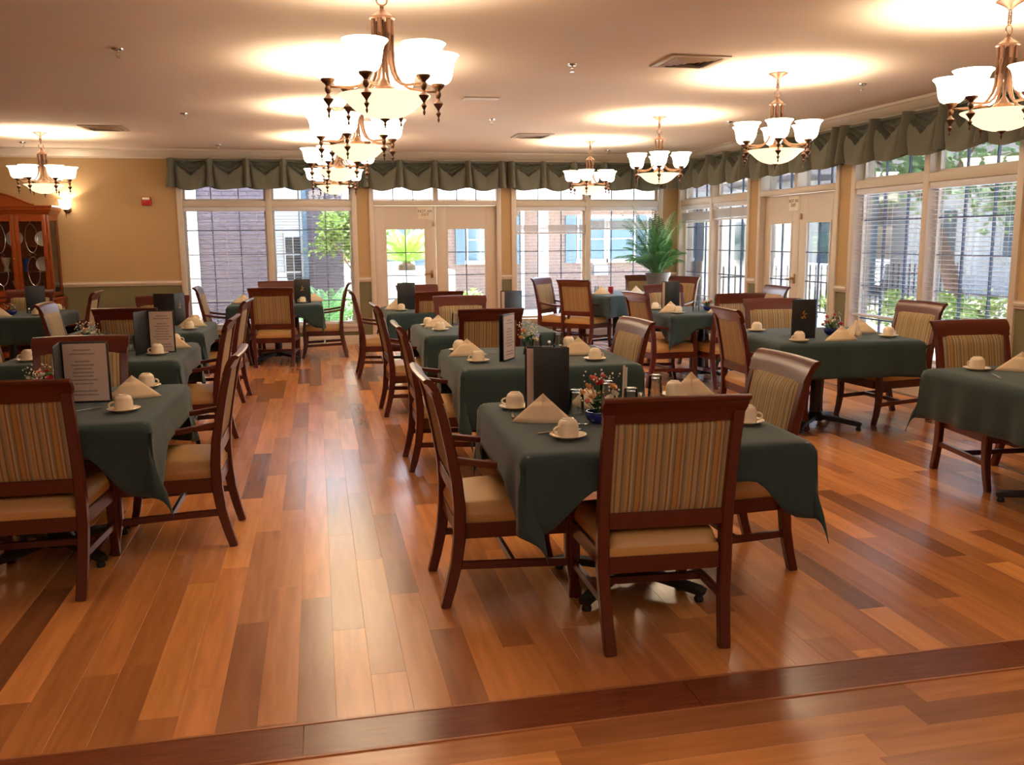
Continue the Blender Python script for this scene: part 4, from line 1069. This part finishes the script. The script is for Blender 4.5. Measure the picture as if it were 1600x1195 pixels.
# wall sconce
t = empty('wall_sconce', (-3.34, D, 2.01), 0, 'lit bronze wall sconce beside the china cabinet', 'sconce')
b = MB(); b.lathe([(.05, 0), (.048, .012), (.03, .02)], seg=18); b.xf(Matrix.Translation((0, -.002, 0)) @ Matrix.Rotation(PI/2, 4, 'X')); obj('back_plate', b, M['bronze'], t)
b = MB(); b.tube([(0, -.02, -.01), (.03, -.06, -.03), (.05, -.10, -.01), (.045, -.12, .02), (0, -.11, 0)], .006, 6); b.lathe([(.001, -.11), (.005, -.10), (.003, -.08), (.012, -.065), (.004, -.05), (.02, -.025), (.034, -.01), (.034, 0), (.002, 0)], (0, -.11, 0), 14); obj('bracket', b, M['bronze'], t)
b = MB(); b.lathe([(.03, 0), (.055, .012), (.072, .04), (.076, .075), (.078, .105), (.09, .13), (.086, .13), (.073, .105), (.07, .07), (.05, .018), (.026, .006)], (0, -.11, 0), 20, cap0=False, cap1=False); obj('glass_shade', b, M['shade'], t, ang=60)
l = bpy.data.objects.new('bulb', BL); COL.objects.link(l); l.parent = t; l.location = (0, -.11, .09); l.rotation_euler = (PI, 0, 0)

# fire alarm strobe
t = empty('fire_alarm', (-2.30, D, 2.13), 0, 'small red fire alarm strobe on the tan wall', 'alarm')
obj('housing', MB().box(-.062, .062, -.05, -.001, -.062, .055, bev=.008), M['red'], t)
b = MB(); b.box(-.05, .05, -.066, -.05, .012, .046, bev=.006); obj('strobe_lens', b, M['lampwhite'], t)

# ceiling fittings
def diffuser(x, y, sz, lab):
    t = empty('ceiling_vent', (x, y, CEIL), 0, lab, 'vent')
    h = sz/2; b = MB()
    for (a0, a1, c0, c1) in ((-h, h, -h, -h+.05), (-h, h, h-.05, h), (-h, -h+.05, -h+.05, h-.05), (h-.05, h, -h+.05, h-.05)): b.box(a0, a1, c0, c1, -.012, -.0005, bev=.003)
    obj('frame', b, M['ventm'], t)
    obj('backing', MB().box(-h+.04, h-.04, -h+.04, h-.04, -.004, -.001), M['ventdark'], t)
    k = h-.06
    while k > .035:
        q = MB(); i_ = k-.026
        vs = [(-k, -k, -.010), (k, -k, -.010), (k, k, -.010), (-k, k, -.010), (-i_, -i_, -.022), (i_, -i_, -.022), (i_, i_, -.022), (-i_, i_, -.022)]
        vs += [(x_, y_, z_+.002) for x_, y_, z_ in vs]
        fs = []
        for i in range(4):
            j = (i+1) % 4; fs += [(i, 4+i, 4+j, j), (8+i, 8+j, 12+j, 12+i), (i, j, 8+j, 8+i), (4+i, 12+i, 12+j, 4+j)]
        q.add(vs, fs); obj('louver', q, M['ventm'], t); k -= .038
    return t
diffuser(2.77, 6.50, .46, 'square ceiling vent nearest, above the middle tables'); diffuser(2.73, 11.33, .46, 'square ceiling vent near the back windows'); diffuser(-2.29, 11.25, .46, 'square ceiling vent near the china cabinet')
obj('access_panel', MB().box(1.39, 1.72, 8.40, 8.56, CEIL-.010, CEIL-.0005, bev=.003), M['trim'], None, 'flat white rectangular panel on the ceiling', 'panel')
spr0 = None
for x, y, lab in [(-1.25, 6.75, 'ceiling sprinkler over second left table'), (-1.25, 9.91, 'ceiling sprinkler over third left table'), (1.94, 6.76, 'ceiling sprinkler beside the nearest ceiling vent'), (1.93, 9.88, 'ceiling sprinkler beyond the flat ceiling panel'),
                  (4.65, 7.19, 'ceiling sprinkler before the side window valance'), (4.63, 9.70, 'ceiling sprinkler before the side door valance'), (4.28, 13.0, 'ceiling sprinkler by the back wall near the palm'), (-1.22, 12.95, 'ceiling sprinkler by the back wall valance'), (-3.63, 12.95, 'ceiling sprinkler over the china cabinet')]:
    if spr0 is None:
        spr0 = empty('fire_sprinkler', (x, y, CEIL), 0, lab, 'sprinkler', 'ceiling sprinklers')
        obj('escutcheon', MB().lathe([(.040, -.0005), (.038, -.008), (.024, -.014), (.012, -.014)], seg=16), M['steel'], spr0)
        b = MB(); b.lathe([(.008, -.03), (.009, -.012)], seg=8); b.tube([(.008, 0, -.028), (.014, 0, -.04), (.002, 0, -.055)], .0025, 5); b.tube([(-.008, 0, -.028), (-.014, 0, -.04), (-.002, 0, -.055)], .0025, 5); b.lathe([(.018, -.058), (.018, -.055)], seg=12)
        obj('head', b, M['steel'], spr0)
    else: dup(spr0, (x, y, CEIL), 0, lab)

# ------------------------------------------------------------------ china cabinet
t = empty('china_cabinet', (-4.10, D-.24, 0), 0, 'cherry china cabinet with arched top and leaded glass doors', 'cabinet')
hw, dp = .62, .22
b = MB(); b.box(-hw-.05, hw+.05, -dp-.02, dp, .0, .09, bev=.008); b.box(-hw-.03, hw+.03, -dp, dp, .09, .78, bev=.006); b.box(-hw-.055, hw+.055, -dp-.025, dp, .78, .82, bev=.01)
obj('base', b, M['cabwood'], t)
for k in range(3):
    d_ = MB(); a = -hw+.02+k*(2*hw-.04)/3; c = a+(2*hw-.04)/3-.015; d_.box(a, c, -dp-.014, -dp, .12, .74, bev=.004); d_.box(a+.06, c-.06, -dp-.022, -dp-.014, .20, .66, bev=.008)
    dd = obj('door', d_, M['cabwood'], t); kn = MB(); kn.ball((c-.03, -dp-.03, .5), .012, 8, 6); obj('knob', kn, M['brass'], dd)
b = MB(); zt_, zb_ = 1.93, .82
b.box(-hw, hw, dp-.02, dp, zb_, zt_)                                    # back
for sx in (-1, 1):
    b.box(sx*hw-.03 if sx > 0 else -hw, sx*hw if sx > 0 else -hw+.03, -dp+.0, -dp+.05, zb_, zt_, bev=.004); b.box(sx*hw-.03 if sx > 0 else -hw, sx*hw if sx > 0 else -hw+.03, dp-.06, dp, zb_, zt_)
    b.box(sx*hw-.03 if sx > 0 else -hw, sx*hw if sx > 0 else -hw+.03, -dp+.05, dp-.06, zb_, zb_+.07); b.box(sx*hw-.03 if sx > 0 else -hw, sx*hw if sx > 0 else -hw+.03, -dp+.05, dp-.06, zt_-.07, zt_)
b.box(-hw, hw, -dp, dp, zt_, zt_+.03); b.box(-hw, hw, -dp, dp, zb_, zb_+.02)
obj('case', b, M['cabwood'], t)
for sx in (-1, 1):
    g = MB(); x_ = sx*(hw-.012); g.box(x_-.002, x_+.002, -dp+.05, dp-.06, zb_+.07, zt_-.07); obj('side_pane', g, M['glass'], t)
for k, z in enumerate((1.16, 1.50)): obj('shelf', MB().box(-hw+.03, hw-.03, -dp+.03, dp-.02, z, z+.012), M['glass'] if 0 else M['cabwood'], t)
for k in range(3):
    wd_ = (2*hw-.06)/3; a = -hw+.03+k*wd_; c = a+wd_
    f = MB(); y0, y1 = -dp-.018, -dp+.004; st = .055
    f.box(a+.002, a+st, y0, y1, zb_+.02, zt_, bev=.003); f.box(c-st, c-.002, y0, y1, zb_+.02, zt_, bev=.003); f.box(a+st, c-st, y0, y1, zb_+.02, zb_+.11); f.box(a+st, c-st, y0, y1, zt_-.09, zt_)
    dr = obj('glass_door', f, M['cabwood'], t)
    obj('pane', MB().box(a+st, c-st, -dp-.008, -dp-.005, zb_+.11, zt_-.09), M['glass'], dr)
    cm = MB(); mx_ = (a+c)/2
    for (zc_, rz_) in ((1.62, .19), (1.18, .19)):
        cm.tube([(mx_+.075*math.cos(2*PI*i/20), -dp-.010, zc_+rz_*math.sin(2*PI*i/20)) for i in range(21)], .004, 5, caps=False)
    cm.tube([(mx_, -dp-.010, 1.43), (mx_+.05, -dp-.010, 1.40), (mx_, -dp-.010, 1.37), (mx_-.05, -dp-.010, 1.40), (mx_, -dp-.010, 1.43)], .004, 5, caps=False)
    cm.tube([(mx_, -dp-.010, 1.81), (mx_, -dp-.010, zt_-.09)], .004, 5); cm.tube([(mx_, -dp-.010, .99), (mx_, -dp-.010, zb_+.11)], .004, 5)
    obj('leading', cm, M['steel'], dr)
    kn = MB(); kn.ball((c-.03, -dp-.03, 1.35), .011, 8, 6); obj('knob', kn, M['brass'], dr)
b = MB()
pf_ = [(-.005, 1.93), (.012, 1.935), (.03, 1.965), (.055, 1.99), (.062, 2.02), (.075, 2.03), (.075, 2.05), (-.02, 2.05), (-.02, 1.93)]
def corn(mb, sgn=1):
    n = len(pf_)
    # front run with mitred side returns
    vs = []
    for (cx, cy_) in ((-1, 1), (-1, -1), (1, -1), (1, 1)):
        for o_, z in pf_:
            vs.append((cx*(hw+o_), (-dp-o_) if cy_ < 0 else dp, z))
    fs = [(s_*n+i, s_*n+(i+1) % n, (s_+1)*n+(i+1) % n, (s_+1)*n+i) for s_ in range(3) for i in range(n)]
    mb.add(vs, fs)
corn(b); b.box(-hw+.0, hw-.0, -dp+.01, dp, 2.03, 2.05)
obj('cornice', b, M['cabwood'], t)
b = MB(); na = 24; vs = []
for y_ in (-dp-.05, -dp+.03):
    for i in range(na+1):
        x_ = -.46+.92*i/na; vs.append((x_, y_, 2.05+.155*math.cos(PI*x_/.92)**1.3 if abs(x_) < .459 else 2.05))
    for i in range(na+1):
        x_ = -.46+.92*i/na; vs.append((x_, y_, 2.045))
n2 = na+1; H_ = 2*n2; fs = []
for i in range(na):
    fs += [(i, i+1, n2+i+1, n2+i), (H_+i, H_+n2+i, H_+n2+i+1, H_+i+1), (i, H_+i, H_+i+1, i+1)]
b.add(vs, fs)
b.tube([(-.48+.96*i/24, -dp-.055, 2.055+.155*max(0, math.cos(PI*(-.48+.96*i/24)/.96))**1.3) for i in range(25)], .014, 6)
obj('arched_pediment', b, M['cabwood'], t)
def plate(x, z, r, lab):
    b = MB(); b.lathe([(.002, 0), (r*.6, .004), (r*.66, .012), (r, .022), (r, .026), (r*.64, .016), (.002, .008)], seg=24); b.xf(Matrix.Translation((x, D-.24+.15, z+r*.96)) @ Matrix.Rotation(PI/2-.2, 4, 'X'))
    obj('china_plate', b, M['white'], None, lab, 'plate', 'display plates')
plate(-3.66, 1.512, .105, 'cream display plate on upper shelf of the china cabinet'); plate(-3.68, 1.172, .10, 'cream display plate on middle shelf of the china cabinet'); plate(-4.02, 1.512, .11, 'cream display plate on upper shelf behind middle cabinet door')
def vase(x, z, s, m_, lab):
    obj('cut_glass_vase', MB().lathe([(.03*s, 0), (.035*s, .01), (.02*s, .05*s), (.045*s, .12*s), (.05*s, .16*s), (.044*s, .16*s), (.03*s, .11*s), (.002, .06*s)], (x, D-.28, z), 16), m_, None, lab, 'vase')
vase(-3.86, 1.172, 1.1, M['blue'], 'blue vase on middle shelf of the china cabinet'); vase(-3.98, .842, 1.3, M['white'], 'white vase on bottom shelf of the china cabinet'); vase(-3.72, .842, 1.1, M['clear'], 'clear glass vase on bottom shelf of china cabinet'); vase(-4.10, 1.172, 1.2, M['white'], 'white vase behind middle cabinet door')

# ------------------------------------------------------------------ potted palm
t = empty('potted_palm', (5.14, 13.10, 0), 0, 'tall potted palm with green fronds in the corner', 'plant')
obj('planter', MB().lathe([(.16, 0), (.17, .02), (.15, .06), (.135, .45), (.15, .78), (.185, .98), (.195, 1.0), (.195, 1.03), (.175, 1.03), (.165, .97), (.002, .97)], seg=24), M['pot'], t)
obj('soil', MB().lathe([(.165, .97), (.1, .985), (.002, .99)], seg=18, cap0=False), M['soil'], t)
def frond(L_, lean, az, droop, nl, ll, mt, parent, lw=.018, base=(0, 0, .98), name='frond', curl=1.0, wfold=.5):
    pts = []; p = Vector(base); th = lean
    n = 14; st = L_/n; d = Vector((math.cos(az), math.sin(az), 0))
    for i in range(n+1):
        pts.append(p.copy()); p = p+(d*math.sin(th)+Vector((0, 0, math.cos(th))))*st; th += droop/n*(i/n*1.6+.2)
    b = MB(); b.tube(pts, [.006*(1-.8*i/n)+.001 for i in range(n+1)], 5)
    side = Vector((-d.y, d.x, 0))
    for k in range(nl):
        f = .18+.82*(k+.5)/nl; i = min(n-1, int(f*n)); q = f*n-i; c = pts[i].lerp(pts[i+1], q); tg = (pts[i+1]-pts[i]).normalized(); nrm = side.cross(tg)
        l_ = ll*(math.sin(PI*(.16+.78*(f-.18)/.82)))**.7
        for sg in (-1, 1):
            dv = (side*sg*.85+tg*.65+nrm*wfold*.3*curl).normalized(); mid = c+dv*l_*.5; tip = c+dv*l_-Vector((0, 0, .28*l_*curl)); w_ = tg*lw*.5
            b.add([c, mid-w_+Vector((0, 0, .03*l_)), tip, mid+w_+Vector((0, 0, .03*l_))], [(0, 1, 2, 3)] if sg > 0 else [(3, 2, 1, 0)])
    return obj(name, b, mt, parent)
q = random.Random(5)
for k in range(34):
    f_ = k/34; az = PI*.86+(k*.618 % 1)*PI*.80; L_ = q.uniform(.62, 1.0); lean = .05+.75*f_
    frond(L_*(1.08-.25*f_), lean, az, .8+.9*f_, 30, .15, M['palm'], t, .013, (.05*math.cos(az), .05*math.sin(az), .98))
for k in range(10): frond(q.uniform(.6, .95), .04+.14*q.random(), k*.8, .25, 28, .13, M['palm'], t, .012)
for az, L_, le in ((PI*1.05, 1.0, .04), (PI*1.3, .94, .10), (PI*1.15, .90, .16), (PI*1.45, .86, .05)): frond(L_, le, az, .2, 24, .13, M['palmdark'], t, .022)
for az, L_, le in ((PI*.98, 1.12, .42), (PI*1.12, 1.1, .55), (PI*1.62, 1.05, .22), (PI*1.0, 1.15, .25)): frond(L_, le, az, .45, 24, .13, M['palm'], t, .012)

# ------------------------------------------------------------------ outdoors
GZ = -.12
obj('courtyard_ground', MB().box(-30, 60, D+T, 70, GZ-.3, GZ), M['concrete'], None, 'pale sunlit courtyard ground outside the windows', 'ground', None, 'structure')
b = MB(); b.box(W+T, 60, -20, D+T, GZ-.3, GZ); obj('side_yard_ground', b, M['concrete'], None, 'pale sunlit yard outside the side windows', 'ground', None, 'structure')
# our own roof and deep eave
b = MB(); b.box(LX-1, W+1.1, FY-1, D+1.55, 2.995, 3.12); b.box(LX-1.02, W+1.14, D+1.55, D+1.6, 2.90, 3.14); b.box(W+1.1, W+1.15, FY-1, D+1.6, 2.90, 3.14)
struct('roof_eave', b, M['siding'], 'white soffit and fascia of the dining room roof', 'roof')
def brickwork(name, x0, x1, y, z0, z1, parent, holes=(), single=False, bm='brick'):
    bl, bh, jt = .205, .066, .011; sm = None; mb = MB(); cnt = 0; row = 0; z = z0
    if single: single_me = MB().box(-bl/2, bl/2, -.012, .03, 0, bh, bev=0).mesh('brick', M['brick'])
    while z+bh <= z1+1e-6:
        x = x0-(row % 2)*(bl+jt)/2
        while x < x1-.02:
            a, c = max(x0, x), min(x1, x+bl)
            segs = [(a, c)]
            for hx0, hx1, hz0, hz1 in holes:
                if z+bh > hz0 and z < hz1:
                    ns = []
                    for s_, e_ in segs:
                        if e_ <= hx0 or s_ >= hx1: ns.append((s_, e_))
                        else:
                            if s_ < hx0: ns.append((s_, hx0))
                            if e_ > hx1: ns.append((hx1, e_))
                    segs = ns
            for s_, e_ in segs:
                if e_-s_ < .03: continue
                if single and e_-s_ > bl-.002 and cnt < 299:
                    o = obj('brick', single_me, None, parent, loc=((s_+e_)/2, y+random.uniform(-.003, .003), z)); cnt += 1
                else: mb.box(s_, e_, y-.012+random.uniform(-.003, .003), y+.03, z, z+bh)
            x += bl+jt
        z += bh+jt; row += 1
    if mb.v: obj('brick_field', mb, M[bm], parent, kind='stuff')
def out_window(parent, x0, x1, z0, z1, y, nx=2, nz=2, glass='outglass'):
    f = MB(); w_ = .05
    f.box(x0, x0+w_, y-.04, y+.05, z0, z1); f.box(x1-w_, x1, y-.04, y+.05, z0, z1); f.box(x0+w_, x1-w_, y-.04, y+.05, z1-w_, z1); f.box(x0-.03, x1+.03, y-.07, y+.05, z0-.03, z0+w_)
    for i in range(1, nx): u = x0+(x1-x0)*i/nx; f.box(u-.014, u+.014, y-.02, y+.04, z0+w_, z1-w_)
    for i in range(1, nz): u = z0+(z1-z0)*i/nz; f.box(x0+w_, x1-w_, y-.021, y+.041, u-.014, u+.014)
    o = obj('window', f, M['siding'], parent)
    obj('pane', MB().box(x0+w_, x1-w_, y+.01, y+.02, z0+w_, z1-w_), M[glass], o)
# near brick wing, in shade, seen through the left blind
lw = empty('brick_wing', (0, 0, 0), 0, 'shaded brick wing close outside the blinded back window', 'building')
obj('wall', MB().box(-4.5, -.80, 17.0, 17.3, GZ, 3.2), M['mortar'], lw)
brickwork('a', -2.02, -.82, 17.0, .52, 3.16, lw, single=True); brickwork('b', -2.02, -.82, 17.0, GZ, .50, lw); brickwork('c', -4.4, -2.35, 17.0, GZ, 3.16, lw)
obj('corner_board', MB().box(-2.20, -2.03, 16.94, 17.0, GZ, 3.1, bev=.008), M['siding'], lw)
b = MB(); b.tube([(-2.30, 16.92, GZ+.1), (-2.30, 16.92, 3.0)], .045, 10); obj('downspout', b, M['siding'], lw)
obj('wall', MB().box(-.80, .55, 18.5, 18.8, GZ, 3.2), M['mortar'], lw); brickwork('d', -.16, .53, 18.5, GZ, 3.1, lw)
for k in range(30):
    z = GZ+.1*k
    obj('siding_board', MB().add([(-.78, 18.47, z), (-.2, 18.47, z), (-.2, 18.49, z+.1), (-.78, 18.49, z+.1), (-.78, 18.5, z), (-.2, 18.5, z), (-.2, 18.5, z+.1), (-.78, 18.5, z+.1)], [(0, 1, 2, 3), (0, 4, 5, 1), (3, 2, 6, 7), (0, 3, 7, 4), (1, 5, 6, 2)]), M['siding'], lw)
for x in (-.80, -.19): obj('post', MB().box(x-.045, x+.045, 18.33, 18.43, GZ, 2.9, bev=.006), M['slate'], lw)
f = MB(); f.box(-.60, -.26, 18.40, 18.46, GZ, 1.72, bev=.004); dd = obj('door', f, M['siding'], lw)
for i in range(2):
    for j in range(3): obj('pane', MB().box(-.575+.155*i, -.44+.155*i, 18.385, 18.40, .62+.35*j, .93+.35*j), M['doorglass'], dd)
b = MB(); b.box(-4.7, -.6, 16.5, 19.0, 3.15, 3.25); b.box(-.8, .75, 17.9, 19.0, 3.15, 3.25); obj('soffit', b, M['siding'], lw)
b = MB(); b.add([(-4.7, 16.45, 3.25), (-.5, 16.45, 3.25), (-.5, 20.5, 5.2), (-4.7, 20.5, 5.2), (-4.7, 22, 3.25), (-.5, 22, 3.25)], [(0, 1, 2, 3), (1, 5, 2), (0, 3, 4), (0, 4, 5, 1), (3, 2, 5, 4)]); obj('roof', b, M['roof'], lw)
# long wing across the courtyard
bw = empty('courtyard_wing', (0, 0, 0), 0, 'long brick wing with slate shutters across the sunny courtyard', 'building')
obj('wall', MB().box(.9, 9.4, 21.0, 21.4, GZ, 2.62), M['palemortar'], bw)
HO = [(1.15, 2.5, .9, 2.1), (3.2, 4.72, 1.02, 2.1), (5.86, 7.66, 1.02, 2.1), (7.66, 9.4, 1.02, 2.1), (6.55, 6.94, .66, .93)]
brickwork('e', .95, 9.35, 21.0, GZ+.02, 2.55, bw, HO, bm='brownbrick')
for x0, x1 in ((1.15, 1.42), (2.22, 2.5), (3.2, 3.42), (4.5, 4.72), (5.86, 6.12), (7.64, 7.88), (9.14, 9.4)):
    s_ = MB(); s_.box(x0, x1, 20.93, 20.985, .98, 2.1, bev=.008)
    for k in range(22): s_.box(x0+.03, x1-.03, 20.915, 20.93, 1.03+.047*k, 1.05+.047*k)
    obj('shutter', s_, M['slate'], bw)
for x0, x1, nx in ((1.44, 2.2, 2), (3.44, 4.48, 3), (6.14, 6.88, 1), (6.90, 7.62, 1), (7.90, 9.12, 3)): out_window(bw, x0, x1, 1.02, 2.08, 20.97, nx, 2)
obj('air_vent', MB().box(6.56, 6.93, 20.93, 20.99, .67, .92, bev=.006), M['grey'], bw)
b = MB(); b.tube([(4.79, 20.9, GZ+.05), (4.79, 20.9, 2.5)], .045, 10); obj('downspout', b, M['siding'], bw)
b = MB(); b.box(.7, 9.7, 20.35, 21.5, 2.55, 2.63); b.box(.7, 9.7, 20.30, 20.36, 2.46, 2.66); obj('soffit', b, M['siding'], bw)
b = MB(); b.add([(.6, 20.28, 2.64), (9.8, 20.28, 2.64), (9.8, 24, 4.3), (.6, 24, 4.3), (.6, 27.7, 2.64), (9.8, 27.7, 2.64)], [(0, 1, 2, 3), (3, 2, 5, 4), (0, 3, 4), (1, 5, 2), (0, 4, 5, 1)]); obj('roof', b, M['roof'], bw)
obj('porch_column', MB().box(4.34, 4.52, 17.42, 17.60, GZ, 2.95, bev=.012), M['siding'], None, 'white square porch column outside the window by palm', 'column')
# side yard houses and fence
hh = empty('white_house', (0, 0, 0), 0, 'white sided house beyond the side yard', 'house')
b = MB(); b.box(16.2, 24, 22.5, 30, GZ, 3.2); obj('wall', b, M['siding'], hh)
for k in range(26): obj('siding_board', MB().box(16.17, 24.03, 22.46-.0, 22.5, GZ+.125*k, GZ+.125*k+.115), M['siding'], hh)
out_window(hh, 17.2, 17.75, .7, 2.3, 22.44, 1, 2); out_window(hh, 19.2, 20.4, .9, 2.3, 22.44, 2, 2)
b = MB(); b.add([(15.7, 22, 3.2), (24.5, 22, 3.2), (24.5, 26, 5.4), (15.7, 26, 5.4), (15.7, 30.4, 3.2), (24.5, 30.4, 3.2)], [(0, 1, 2, 3), (3, 2, 5, 4), (0, 3, 4), (1, 5, 2), (0, 4, 5, 1)]); obj('roof', b, M['roof'], hh)
an = empty('glare_block', (0, 0, 0), 0, 'added white block for bright glare beyond the iron fence', 'building')  # added building: its sunlit side supplies the white glare in the side windows
obj('wall', MB().box(12.2, 12.9, 21.6, 30, GZ, 3.0), M['siding'], an); obj('roof', MB().box(12.0, 13.1, 21.4, 30.2, 3.0, 3.15, bev=.02), M['roof'], an)
for y_ in (22.6, 24.4): obj('window', MB().box(12.15, 12.2, y_, y_+.5, .9, 2.0, bev=.006), M['outglass'], an)
obj('garden_wall', MB().box(11.6, 11.9, 18.6, 21.3, GZ, .92, bev=.02), M['siding'], None, 'low white garden wall behind the iron fence', 'wall')
sh = empty('garden_pavilion', (0, 0, 0), 0, 'dark slate garden building with arched white window beyond the side door', 'building')
obj('wall', MB().box(13.2, 15.6, 23.0, 26, GZ, 2.9), M['slate'], sh)
b = MB(); vs = [(-.42, 0), (.42, 0)]+[(.42*math.cos(PI*i/12), .55+.42*math.sin(PI*i/12)) for i in range(13)]
n = len(vs); b.add([(14.5+x, 22.93, .7+z) for x, z in vs]+[(14.5+x, 23.0, .7+z) for x, z in vs], [tuple(range(n)), tuple(range(2*n-1, n-1, -1))]+[(i, n+i, n+(i+1) % n, (i+1) % n) for i in range(n)]); obj('arched_window', b, M['siding'], sh)
b = MB(); b.add([(13.15, 22.6, 2.9), (15.9, 22.6, 2.9), (15.9, 26.4, 2.9), (13.15, 26.4, 2.9), (14.4, 24.5, 4.1)], [(0, 1, 4), (1, 2, 4), (2, 3, 4), (3, 0, 4), (3, 2, 1, 0)]); obj('roof', b, M['roof'], sh)
fe = empty('iron_fence', (0, 0, 0), 0, 'dark iron picket fence across the yard beyond side door', 'fence')
fm = MB().box(-.012, .012, -.012, .012, 0, 1.05).mesh('picket', M['black'])
for k in range(44): obj('picket', fm, None, fe, loc=(8.6+.14*k, 18.4, GZ))
for z in (.12, .80): obj('fence_rail', MB().box(8.5, 14.8, 18.38, 18.42, GZ+z, GZ+z+.03), M['black'], fe)
# plants outside
def leaves(n, rad, c, size, seed, squash=(1, 1, 1)):
    q = random.Random(seed); b = MB(); cl = [(q.uniform(-1, 1), q.uniform(-1, 1), q.uniform(-1, 1)) for _ in range(40)]
    cl = [Vector(k) for k in cl if Vector(k).length < 1.0] or [Vector((0, 0, 0))]
    for k in range(n):
        o = q.choice(cl); p = Vector((o.x*rad*squash[0]*.8, o.y*rad*squash[1]*.8, o.z*rad*squash[2]*.8))+Vector((q.gauss(0, .16), q.gauss(0, .16), q.gauss(0, .14)))*rad
        d = Vector((q.gauss(0, 1), q.gauss(0, 1), q.gauss(0, .6))).normalized(); s_ = d.cross(Vector((q.gauss(0, 1), q.gauss(0, 1), q.gauss(0, 1)))).normalized(); l_ = size*q.uniform(.6, 1.3); w_ = l_*.3
        p = p+Vector(c); b.add([p, p+d*l_*.5+s_*w_, p+d*l_, p+d*l_*.5-s_*w_], [(0, 1, 2, 3)])
    return b
def tree(x, y, h, rad, n, lab, size=.16, lean=(0, 0), mt='treeleaf', tr=.12, seed=1):
    t = empty('garden_tree', (x, y, GZ), 0, lab, 'tree', 'trees outside the windows')
    b = MB(); top = Vector((lean[0], lean[1], h*.72)); b.tube([(0, 0, 0), top*.3+Vector((.03, 0, 0)), top*.65, top], [tr*1.3, tr, tr*.8, tr*.4], 9)
    for k in range(5):
        a = k*1.26; b.tube([top*.75, top*.9+Vector((math.cos(a), math.sin(a), .4))*rad*.4, top+Vector((math.cos(a)*rad*.7, math.sin(a)*rad*.7, rad*.25))], [tr*.45, tr*.25, tr*.1], 6)
    obj('trunk', b, M['bark'], t)
    obj('foliage', leaves(n, rad, (lean[0], lean[1], h*.85), size, seed, (1, 1, .75)), M[mt], t, kind='stuff')
tree(.66, 17.5, 2.1, .72, 2600, 'sunlit yellow green small tree by the brick wing', .10, (0, 0), 'bushleaf', .04, 11)
tree(8.4, 30.5, 6.4, 2.4, 2600, 'green tree rising behind the courtyard wing roof', .2, (0, 0), 'treeleaf', .14, 12)
tree(13.3, 16.6, 4.3, 1.9, 1500, 'large leaning tree outside the blinded side window', .2, (-.9, .3), 'treeleaf', .16, 13)
tree(16.2, 18.0, 3.6, 1.9, 2000, 'broad dense tree farther out by the white house', .2, (0, 0), 'treeleaf', .2, 14)
tree(4.2, 30.5, 5.8, 2.0, 1600, 'tree top above the courtyard wing near the back door', .2, (0, 0), 'treeleaf', .12, 15)
def bush(x, y, r, lab, n=700, mt='bushleaf', seed=1):
    t = empty('garden_bush', (x, y, GZ), 0, lab, 'bush', 'bushes outside the windows')
    b = MB()
    for k in range(5): b.tube([(0, 0, 0), (.5*r*math.cos(k*1.3), .5*r*math.sin(k*1.3), r*.9)], [.02, .008], 5)
    obj('stem', b, M['bark'], t); obj('foliage', leaves(n, r, (0, 0, r*.9), .09, seed, (1, 1, .8)), M[mt], t, kind='stuff')
bush(2.95, 17.6, .42, 'low green bush outside the right leaf of back door', seed=21); bush(.80, 16.3, .46, 'yellow green bush before the small tree by brick wing', n=1000, seed=27); bush(9.6, 13.4, .5, 'pale green hedge bush nearest outside the side window', seed=23); bush(9.7, 12.4, .5, 'pale green hedge bush second outside the side window', seed=24); bush(9.3, 14.6, .45, 'pale green bush outside the side door', seed=25); bush(9.6, 11.3, .5, 'pale green hedge bush third outside the side window', seed=26)
t = empty('sago_palm', (1.72, 17.6, GZ), 0, 'lime green sago palm glowing outside the back door', 'plant')
obj('trunk', MB().lathe([(.2, 0), (.22, .3), (.2, .9), (.16, 1.2), (.05, 1.26)], seg=14), M['bark'], t)
for k in range(44): frond(.84, .25+.95*(k/44), k*2.4, .9, 30, .16, M['cycad'], t, .016, (0, 0, 1.22))
obj('stone_planter', MB().box(.95, 2.62, 17.25, 18.0, GZ, .98, bev=.03), M['siding'], None, 'white planter box under the sago palm', 'planter')
t = empty('garden_bench', (1.45, 16.7, GZ), 0, 'grey garden bench outside the left door leaf', 'bench')
for k in range(4): obj('seat_slat', MB().box(-.6, .6, -.2+.1*k, -.115+.1*k, .44, .47, bev=.004), M['slate'], t)
for x in (-.52, .52): obj('leg', MB().box(x-.03, x+.03, -.18, .18, 0, .44, bev=.004), M['slate'], t)
t = empty('garden_fern', (.18, 15.75, GZ), 0, 'lush green fern clump low outside the second blind', 'plant')
for k in range(26): frond(.95, .12+.75*(k/26), k*2.4, .9, 26, .17, M['palm'], t, .02, (0, 0, .05))
t = empty('patio_chair', (-.60, 17.2, GZ), 200, 'white patio chair by the recessed garden door', 'chair')
b = MB(); b.grid(lambda u, v: ((u-.5)*.42*(1-.25*v*v), -.2-.14*v-.03*math.cos(PI*(u-.5)), .45+.62*v), 8, 8); o = obj('back_shell', b, M['siding'], t, solid=.02)
obj('seat', MB().box(-.23, .23, -.2, .24, .42, .45, bev=.01), M['siding'], t)
for x in (-.2, .2):
    for y in (-.18, .21): obj('leg', MB().box(x-.018, x+.018, y-.018, y+.018, 0, .42), M['siding'], t)
